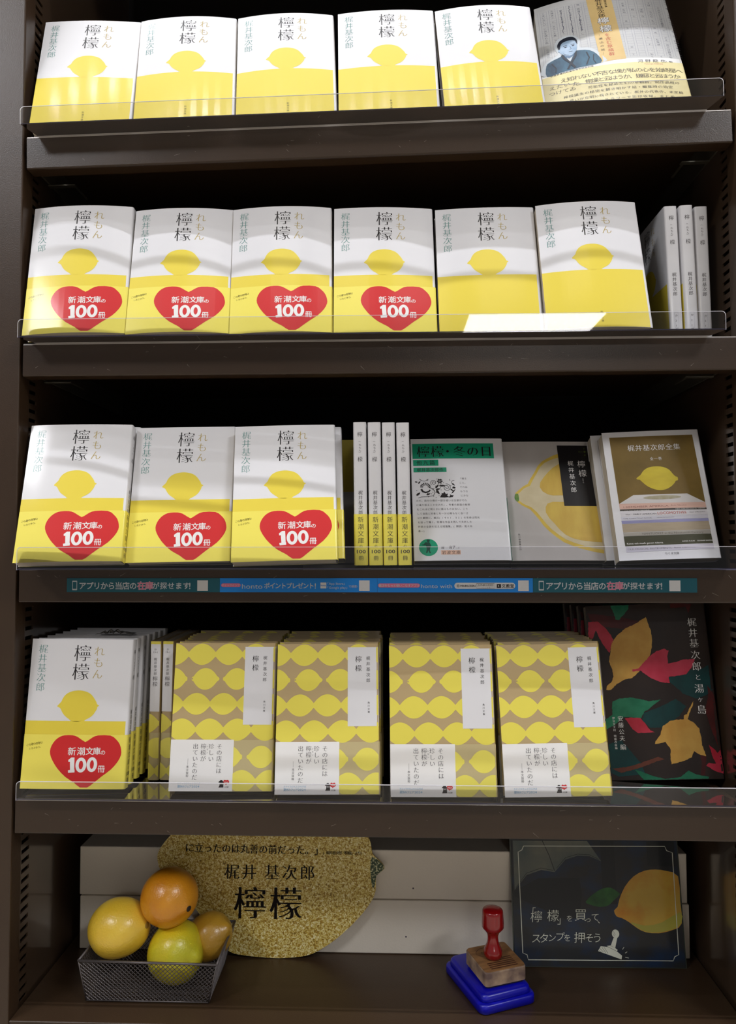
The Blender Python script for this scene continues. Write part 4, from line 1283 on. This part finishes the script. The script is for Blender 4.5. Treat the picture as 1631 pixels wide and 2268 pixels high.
# lemon-shaped sign board
SPECK = mat('speckled_print', (158, 136, 60), 0.5)
nt = SPECK.node_tree
tc = nt.nodes.new('ShaderNodeTexCoord')
v1 = nt.nodes.new('ShaderNodeTexNoise')
v1.inputs['Scale'].default_value = 410
v1.inputs['Detail'].default_value = 2
v1.inputs['Distortion'].default_value = 1.2
cr = nt.nodes.new('ShaderNodeValToRGB')
e = cr.color_ramp.elements
e[0].position, e[0].color = 0.30, (*lin((128, 104, 36)), 1)
e[1].position, e[1].color = 0.68, (*lin((246, 236, 190)), 1)
for p_, c_ in ((0.41, (172, 132, 44)), (0.48, (206, 178, 80)), (0.54, (222, 204, 122))):
    x_ = e.new(p_)
    x_.color = (*lin(c_), 1)
nt.links.new(tc.outputs['Object'], v1.inputs['Vector'])
nt.links.new(v1.outputs[0], cr.inputs[0])
nt.links.new(cr.outputs[0], nt.nodes['Principled BSDF'].inputs['Base Color'])
SPECKG = mat('speckled_green', (40, 62, 34), 0.5, noise=(420, 1.0, (206, 204, 160), (1, 1, 1), (0.5, 0.62)))

OUT = [(0.1253, -0.3489), (0.115, -0.3609), (0.1081, -0.3728), (0.1091, -0.3847), (0.1153, -0.3947), (0.1574, -0.438), (0.1800, -0.4680), (0.1957, -0.4818), (0.2129, -0.4857), (0.2404, -0.4878), (0.261, -0.4878), (0.2867, -0.4845), (0.3055, -0.4758), (0.326, -0.4613), (0.3465, -0.4418), (0.3601, -0.4249), (0.3661, -0.4114), (0.367, -0.3947), (0.3764, -0.387), (0.3722, -0.3795), (0.3628, -0.3704), (0.3602, -0.3579), (0.3551, -0.3478), (0.340, -0.332), (0.315, -0.318), (0.280, -0.309), (0.240, -0.306), (0.200, -0.309), (0.165, -0.318), (0.140, -0.332)]
sign = thing('lemon_shaped_sign', 'speckled yellow lemon-shaped sign board standing before the white boxes', 'sign', None, (0.2400, 0.117, Z5 + 0.0006))
OUTL = smooth_closed([((x - 0.24) * 1000, (z - Z5) * 1000) for x, z in OUT], 3)
n = len(OUTL)
vs = [(x * MM, 0.0, z * MM) for x, z in OUTL] + [(x * MM, 0.003, z * MM) for x, z in OUTL]
tr = tessellate_polygon([[Vector((x, z, 0)) for x, z in OUTL]])
tr = [tuple(t) for t in tr]
fs = tr + [tuple(n + i for i in reversed(t)) for t in tr] + [(i, n + i, n + (i + 1) % n, (i + 1) % n) for i in range(n)]
me = mesh('sign_board', vs, fs)
bm = bmesh.new()
bm.from_mesh(me)
bmesh.ops.recalc_face_normals(bm, faces=bm.faces)
bm.to_mesh(me)
bm.free()
link('sign_board', me, sign, SPECK)
tip = [((x - 0.24) * 1000, -(z - Z5) * 1000) for x, z in [(0.3606, -0.3960), (0.3600, -0.3850), (0.3620, -0.3735), (0.3725, -0.3800), (0.3760, -0.3868), (0.3672, -0.3945), (0.3655, -0.404), (0.3625, -0.409)]]


def sign_art(nm, art, m, off):
    me = mesh(nm, [(u * MM, -off, -v * MM) for u, v in art.v], art.f)
    return link(nm, me, sign, m)


sign_art('stem_tip', Art().poly(smooth_closed(tip, 2)), SPECKG, 0.0002)


def sz(x, z):
    return (x - 0.24) * 1000, -(z - Z5) * 1000


BK = mat('sign_ink', (14, 6, 5), 0.6, spec=0.2)
a = Art()
u, v = sz(0.1462, -0.3656)
a.text('に立ったのは丸善の前だった。」', u, v, 11.2, 10.95, vert=False, wt=(0.02, -0.006), slope=0.1)
u, v = sz(0.3062, -0.3695)
a.text('(梶井基次郎『檸檬』より)', u, v, 4.4, 3.7, vert=False, wt=(0.015, 0.0))
u, v = sz(0.1970, -0.3922)
a.text('梶井', u, v, 18.5, 20.4, vert=False, wt=(0.014, -0.02), res=3)
u, v = sz(0.2444, -0.3922)
a.text('基次郎', u, v, 18.5, 20.8, vert=False, wt=(0.014, -0.02), res=3)
u, v = sz(0.2190, -0.4270)
a.text('檸檬', u, v, 39.5, 42.0, vert=False, wt=(0.018, -0.018), res=4)
sign_art('sign_lettering', a, BK, 0.00025)
sign.rotation_euler.x = -rad(3.0)

# laminated card with the stamp notice
card = thing('stamp_notice_card', 'dark laminated card with painted lemon and white handwriting, leaning on the white boxes', 'sign', None, (0.6213, 0.1090, Z5 + 0.0004))
CW, CH = 0.1925, 0.1355
box('laminate', (-CW / 2 - 0.0015, CW / 2 + 0.0015, 0.0008, 0.0014, 0.0, CH + 0.001), card, mat('laminate_edge', (60, 66, 58), 0.2))
box('printed_sheet', (-CW / 2, CW / 2, 0.0, 0.0008, 0.0012, CH), card, gloss('card_ground', (34, 36, 38), noise=(26, 1.0, (20, 44, 74), (1, 1, 1.6), (0.45, 0.7))))


def card_art(nm, art, m, off):
    me = mesh(nm, [(-CW / 2 + u * MM * CW / 0.193, -0.00008 * off, CH - v * MM * CH / 0.146) for u, v in art.v], art.f)
    return link(nm, me, card, m)


card_art('painted_book', Art().poly([(2.1, 0.9), (89.1, 0.9), (104.3, 24.6), (91.2, 18.7), (77.1, 18.3), (62.8, 23.0), (49.6, 37.6), (34.2, 35.2), (17.0, 41.3), (2.4, 58.8)]), gloss('card_page_grey', (112, 112, 98), noise=(20, 1.0, (70, 84, 84), (1, 1, 1))), 1)
card_art('painted_fold', Art().stroke([(36.8, 0.9), (44, 18), (49.6, 36.2)], 0.9).stroke([(4, 56), (17, 39), (34, 33), (48, 35.6)], 0.6).stroke([(52, 33), (63, 20.6), (77, 16.4), (91, 17), (102, 22.6)], 0.6), gloss('card_ink_dark', (40, 44, 42)), 2)
card_art('painted_shade', Art().rect(104, 1, 120, 74), gloss('card_shade', (22, 26, 30)), 1)
card_art('painted_shade', Art().rect(158, 1, 190, 30), MATS['card_shade'], 1)
card_art('painted_shade', Art().poly([(2, 60), (30, 45), (78, 44), (80, 62), (76, 90), (60, 92), (2, 66)]), MATS['card_shade'], 1)
card_art('painted_lemon', Art().poly(smooth_closed([(115.8, 81.2), (120.1, 77.1), (122.6, 68.6), (129.6, 54.2), (140.7, 41.8), (153.7, 35.1), (166.4, 33.6), (178.9, 35.2), (192.0, 41.2), (192.3, 69.6), (192.2, 95.0), (182.2, 102.3), (165.4, 106.5), (150.1, 105.3), (140.6, 100.6), (132.6, 94.5), (124.4, 89.7), (118.3, 87.8)], 2)), gloss('card_lemon', (206, 168, 66), noise=(22, 1.0, (196, 128, 30), (1, 1, 1), (0.42, 0.62))), 2)
card_art('painted_lemon_base', Art().poly(smooth_closed([(134, 94), (150, 98), (170, 94), (191.5, 82), (191.8, 94.6), (182.2, 101.6), (165.4, 105.6), (150.1, 104.4), (140.6, 99.8)], 2)), gloss('card_lemon_green', (176, 168, 70)), 3)
card_art('painted_leaf', Art().poly(smooth_closed([(84.0, 71.0), (93.5, 62.2), (103.6, 56.3), (113.5, 55.0), (121.6, 60.1), (123.6, 62.9), (115.6, 70.2), (109.7, 75.3), (99.9, 77.2), (87.4, 74.4)], 2)), gloss('card_leaf', (40, 104, 40), noise=(50, 0.9, (22, 70, 30), (1, 1, 1))), 2)
fr = [(14.6, 7.2), (179.0, 6.5), (180.9, 11.5), (187.3, 13.8), (186.0, 130.2), (181.3, 132.4), (179.3, 137.1), (15.2, 137.5), (14.0, 131.9), (9.2, 130.0), (8.0, 14.2), (12.4, 12.0), (14.6, 7.2)]
CHALK = gloss('card_chalk_white', (218, 220, 204))
a = Art().stroke(fr, 0.85)
W_ = (-0.012, -0.012)
for ch, (u, v), s in zip('「檸檬」を買って、', [(20.5, 83.5), (26.4, 88.7), (45.6, 87.5), (55.5, 92.5), (64.4, 90.6), (77.2, 86.3), (85.6, 91.4), (93.8, 88.8), (100.6, 91.6)], (11, 14.5, 14.5, 11, 8, 15, 8, 10, 10)):
    a.text(ch, u, v, s, wt=W_, skew=0.06, vert=False)
for ch, (u, v), s in zip('スタンプを押そう', [(25.1, 113.4), (34.2, 113.2), (43.3, 112.6), (52.4, 111.3), (60.6, 112.5), (74.7, 112.1), (85.8, 112.2), (94.9, 112.2)], (12, 12, 10, 11.5, 9, 13.5, 11, 12)):
    a.text(ch, u, v, s, wt=W_, skew=0.08, vert=False)
card_art('chalk_lettering', a, CHALK, 4)
st = Art().ell(115.9, 107.5, 4.2, 4.9, 18).poly([(113.4, 112.0), (117.6, 112.0), (114.6, 123.2), (109.4, 121.4)]).poly([(104.9, 121.2), (110, 120.4), (117.2, 125.4), (116.4, 127.0)]).poly([(98.2, 121.6), (106.4, 122.4), (116.5, 127.4), (121.8, 131.9), (120.9, 136.1), (94.9, 127.0)])
st.stroke([(122.8, 124.9), (124.6, 122.3)], 0.6).stroke([(125.4, 129.0), (127.9, 127.5)], 0.6).stroke([(125.2, 133.5), (129.3, 134.5)], 0.6)
card_art('chalk_stamp_drawing', st, CHALK, 4)
card_art('chalk_stamp_hatching', Art().stroke([(112.4, 106), (114.4, 110)], 0.3).stroke([(113.6, 104.6), (115.6, 109)], 0.3).stroke([(97, 124), (101, 128)], 0.35).stroke([(99.4, 122.6), (103.6, 128.8)], 0.35).stroke([(101.8, 122.4), (106, 129.4)], 0.35).stroke([(96, 126), (98.6, 128)], 0.3), gloss('card_ink_dark', (40, 44, 42)), 5)
card.rotation_euler = (-rad(9.0), 0, rad(0.7))

# ---- stamp pad and stamp
PADB = mat('pad_blue_plastic', (10, 12, 168), 0.3, spec=0.6)


def rounded(bm, sx, sy, z0, z1, r, bev, top_in=0.0):
    P = []
    for cx, cy, a0 in ((sx / 2 - r, sy / 2 - r, 0), (-sx / 2 + r, sy / 2 - r, 90), (-sx / 2 + r, -sy / 2 + r, 180), (sx / 2 - r, -sy / 2 + r, 270)):
        for k in range(5):
            P.append((cx + r * cos(rad(a0 + k * 22.5)), cy + r * sin(rad(a0 + k * 22.5))))
    rings = []
    for z, ins in ((z0, bev * 0.5), (z0 + bev * 0.5, 0), (z1 - bev, top_in * 0.6), (z1 - bev * 0.3, top_in + bev * 0.3), (z1, top_in + bev)):
        rings.append([bm.verts.new((x * (1 - 2 * ins / sx), y * (1 - 2 * ins / sy), z)) for x, y in P])
    n_ = len(P)
    for a_, b_ in zip(rings, rings[1:]):
        for i in range(n_):
            bm.faces.new((a_[i], a_[(i + 1) % n_], b_[(i + 1) % n_], b_[i]))
    bm.faces.new(list(reversed(rings[0])))
    bm.faces.new(rings[-1])


pad = thing('ink_pad', 'bright blue plastic ink pad case lying under the wooden stamp', 'ink pad', None, (0.4905, 0.0725, Z5 + 0.0003))
bm = bmesh.new()
rounded(bm, 0.066, 0.087, 0, 0.0095, 0.008, 0.002)
from_bm('case_base', bm, pad, PADB, True)
bm = bmesh.new()
rounded(bm, 0.059, 0.080, 0.0092, 0.0170, 0.007, 0.0022, 0.001)
from_bm('case_lid', bm, pad, PADB, True)
pad.rotation_euler.z = rad(22)
WOOD = mat('stamp_wood', (150, 108, 66), 0.55, noise=(40, 0.9, (112, 78, 46), (1, 6, 1)))
WORN = mat('stamp_wood_worn', (176, 150, 122), 0.65, noise=(60, 0.95, (96, 76, 72), (1, 1, 1)))
stamp = thing('rubber_stamp', 'wooden rubber stamp with red turned handle lying on the blue pad', 'stamp', None, (0.4970, 0.0668, Z5 + 0.0175))
bm = bmesh.new()
rounded(bm, 0.0485, 0.0490, 0.0022, 0.0170, 0.004, 0.0012)
o = from_bm('wooden_block', bm, stamp, WORN, False)
bm = bmesh.new()
rounded(bm, 0.0470, 0.0475, 0.0168, 0.0174, 0.004, 0.0002)
from_bm('block_face', bm, stamp, WOOD, False)
bm = bmesh.new()
rounded(bm, 0.0440, 0.0445, 0, 0.0024, 0.003, 0.0003)
from_bm('rubber_plate', bm, stamp, mat('rubber_dark', (40, 34, 52), 0.7))
BURN = mat('burnt_print', (70, 36, 20), 0.6)
a = Art()
for k in range(6):
    L0 = 17 if k < 5 else 19
    a.rect(-15 if k > 1 else -1.5, 3.0 + k * 3.2, 16, 4.4 + k * 3.2)
lp = smooth_closed([(-18, -10), (-12, -17), (-3, -18.5), (4, -14), (3, -7), (-4, -2.5), (-12, -3)], 3)
a.stroke(lp + [lp[0]], 0.55).text('檸檬', -10, -10, 4.5, 4.6, vert=False, rot=12)
me = mesh('block_print', [(u * MM, -v * MM, 0.01755) for u, v in a.v], a.f)
link('block_print', me, stamp, BURN)
REDH = mat('handle_red_lacquer', (134, 8, 13), 0.22, spec=0.6, coat=0.5)
bm = bmesh.new()
lathe(bm, [(0, 0.0172), (0.0080, 0.0174), (0.0096, 0.0200), (0.0101, 0.0230), (0.0098, 0.0255), (0.0086, 0.0285), (0.0070, 0.0315), (0.0060, 0.0350), (0.0057, 0.0385), (0.0060, 0.0415), (0.0072, 0.0445), (0.0098, 0.0475), (0.0118, 0.0500), (0.0119, 0.0540), (0.0113, 0.0640), (0.0110, 0.0672), (0.0102, 0.0682), (0.0060, 0.0690), (0, 0.0692)], 40)
o = from_bm('handle', bm, stamp, REDH, True)
o.location = (-0.0030, -0.0005, 0)
stamp.rotation_euler.z = rad(20)

# ---- wire basket with lemons
basket = thing('wire_basket', 'grey wire mesh basket holding four lemons on the bottom shelf', 'basket', None, (0.128, 0.068, Z5 + 0.0003))
WIRE = mat('basket_wire', (104, 98, 98), 0.35, 0.55)
ox, oy = 0.128, 0.068
TP = [Vector((x - ox, y - oy, 0.0450)) for x, y in ((0.0560, 0.0270), (0.2030, 0.0240), (0.2035, 0.1100), (0.0590, 0.1120))]
BT = [Vector((x - ox, y - oy, 0.0012)) for x, y in ((0.0625, 0.0330), (0.1925, 0.0330), (0.1930, 0.1040), (0.0650, 0.1050))]
bm = bmesh.new()
for i in range(4):
    tube(bm, TP[i], TP[(i + 1) % 4], 0.0013, 8)
from_bm('rim', bm, basket, WIRE, True)
bm = bmesh.new()
for i in range(4):
    tube(bm, BT[i], BT[(i + 1) % 4], 0.0008, 6)
    tube(bm, BT[i], TP[i], 0.0008, 6)
from_bm('frame', bm, basket, WIRE, True)


def wiremesh(A, B, Cc, D, step):
    """diamond mesh on the quad A-B (bottom) D-C (top)"""
    bm = bmesh.new()
    W, H = ((B - A).length + (Cc - D).length) / 2, ((D - A).length + (Cc - B).length) / 2

    def P(u, v):
        return (A * (1 - u) + B * u) * (1 - v) + (D * (1 - u) + Cc * u) * v
    n_ = int((W + H) / step)
    for s in (1, -1):
        for k in range(-2, n_ + 3):
            c = k * step
            # line x = c - t (s=-1) or x = c - H + t (s=1)
            pts = []
            t0, t1 = 0.0, H
            x_at = (lambda t: c - t) if s == -1 else (lambda t: c - H + t)
            ts = [t for t in (0.0, H, c if s == -1 else H - c, c - W if s == -1 else H - c + W)]
            ts = sorted(t for t in ts if -1e-9 <= t <= H + 1e-9 and -1e-7 <= x_at(t) <= W + 1e-7)
            if len(ts) >= 2 and ts[-1] - ts[0] > 1e-4:
                tube(bm, P(x_at(ts[0]) / W, ts[0] / H), P(x_at(ts[-1]) / W, ts[-1] / H), 0.00036, 4)
    return bm


st_ = 0.0047
quads = [(BT[0], BT[1], TP[1], TP[0]), (BT[1], BT[2], TP[2], TP[1]), (BT[2], BT[3], TP[3], TP[2]), (BT[3], BT[0], TP[0], TP[3]), (BT[0], BT[1], BT[2], BT[3])]
for i, q_ in enumerate(quads):
    o = from_bm('mesh_wall' if i < 4 else 'mesh_floor', wiremesh(*q_, st_), basket, WIRE)
    o['kind'] = 'stuff'


def lemon(label, loc, length, dia, axis, rgb, rgb2, scar=(150, 118, 40), bump=0.35):
    root = thing('lemon', label, 'lemon', 'lemons in the wire basket', loc)
    M = Vector(axis).normalized().to_track_quat('Z', 'Y').to_matrix().to_4x4()
    bm = bmesh.new()
    L, R = length / 2, dia / 2
    prof = []
    N = 26
    for i in range(N + 1):
        t = -1 + 2 * i / N
        z = t * L
        body = max(0.0, 1 - abs(t / 0.90) ** 2.25) ** 0.60 if abs(t) < 0.9 else 0
        nub = 0.0
        if t > 0:          # blossom end: pronounced nipple
            nub = 0.29 * sqrt(max(0.0, 1 - ((t - 0.78) / 0.22) ** 2)) if t > 0.78 else 0
        else:
            nub = 0.20 * sqrt(max(0.0, 1 - ((-t - 0.80) / 0.13) ** 2)) if -t > 0.80 and -t < 0.93 else 0
        prof.append((R * max(body, nub) if 0 < i < N else 0.0, z if not (t < -0.93) else -0.93 * L))
    lathe(bm, prof, 40)
    rr = random.Random(label)
    ph = [rr.uniform(0, 6.28) for _ in range(6)]
    for v in bm.verts:
        a_ = math.atan2(v.co.y, v.co.x)
        f = 1 + 0.018 * sin(2 * a_ + ph[0]) + 0.012 * sin(3 * a_ + ph[1] + v.co.z * 60) + 0.010 * sin(v.co.z * 170 + ph[2])
        v.co.x *= f
        v.co.y *= f
        v.co = M @ v.co
    m = mat('lemon_peel_' + '_'.join(map(str, rgb)), rgb, 0.30, noise=(26, 0.8, rgb2, (1, 1, 1)), bump=(520, bump), sss=0.10, spec=0.6, coat=0.25, coat_rough=0.2)
    o = from_bm('lemon_peel', bm, root, m, True)
    md = o.modifiers.new('sub', 'SUBSURF')
    md.levels = md.render_levels = 1
    bm = bmesh.new()
    lathe(bm, [(0, -0.945 * L), (0.0018, -0.940 * L), (0.0032, -0.925 * L), (0.0026, -0.905 * L), (0, -0.90 * L)], 12, M)
    from_bm('stem_scar', bm, root, mat('stem_scar_' + '_'.join(map(str, scar)), scar, 0.8), True)
    return root


lemon('pale yellow lemon lying against the side of the basket, its tip over the rim', (0.0855, 0.0635, -0.4270), 0.0790, 0.0610, (-0.95, 0.28, -0.22), (232, 190, 50), (240, 206, 80))
lemon('orange-tinted round lemon on top of the pile', (0.1392, 0.0690, -0.3960), 0.0710, 0.0610, (-0.80, 0.55, 0.10), (206, 128, 16), (222, 154, 36), (34, 24, 14))
lemon('greenish yellow lemon behind the front wire mesh, lowest of the pile', (0.1480, 0.0665, -0.4535), 0.0690, 0.0630, (0.86, -0.42, 0.02), (222, 198, 36), (198, 198, 46))
lemon('dull ochre lemon at the back corner of the basket, half hidden', (0.1785, 0.0880, -0.4480), 0.0640, 0.0490, (0.75, -0.25, 0.45), (192, 148, 44), (170, 128, 40))

# ------------------------------------------------------------------ shop around the bookcase
FLOORM = mat('shop_floor', (206, 196, 182), 0.35, noise=(3, 0.5, (128, 118, 104), (1, 1, 1)))
structure(box('floor', (-2.5, 5.0, -9.2, 0.6, -0.66, -0.62), None, FLOORM))
structure(box('ceiling', (-2.5, 5.0, -9.2, 0.6, 2.66, 2.7), None, mat('ceiling_white', (226, 224, 218), 0.9)))
structure(box('wall_back', (-2.5, 5.0, 0.50, 0.6, -0.62, 2.66), None, mat('wall_paint', (190, 184, 172), 0.9)))
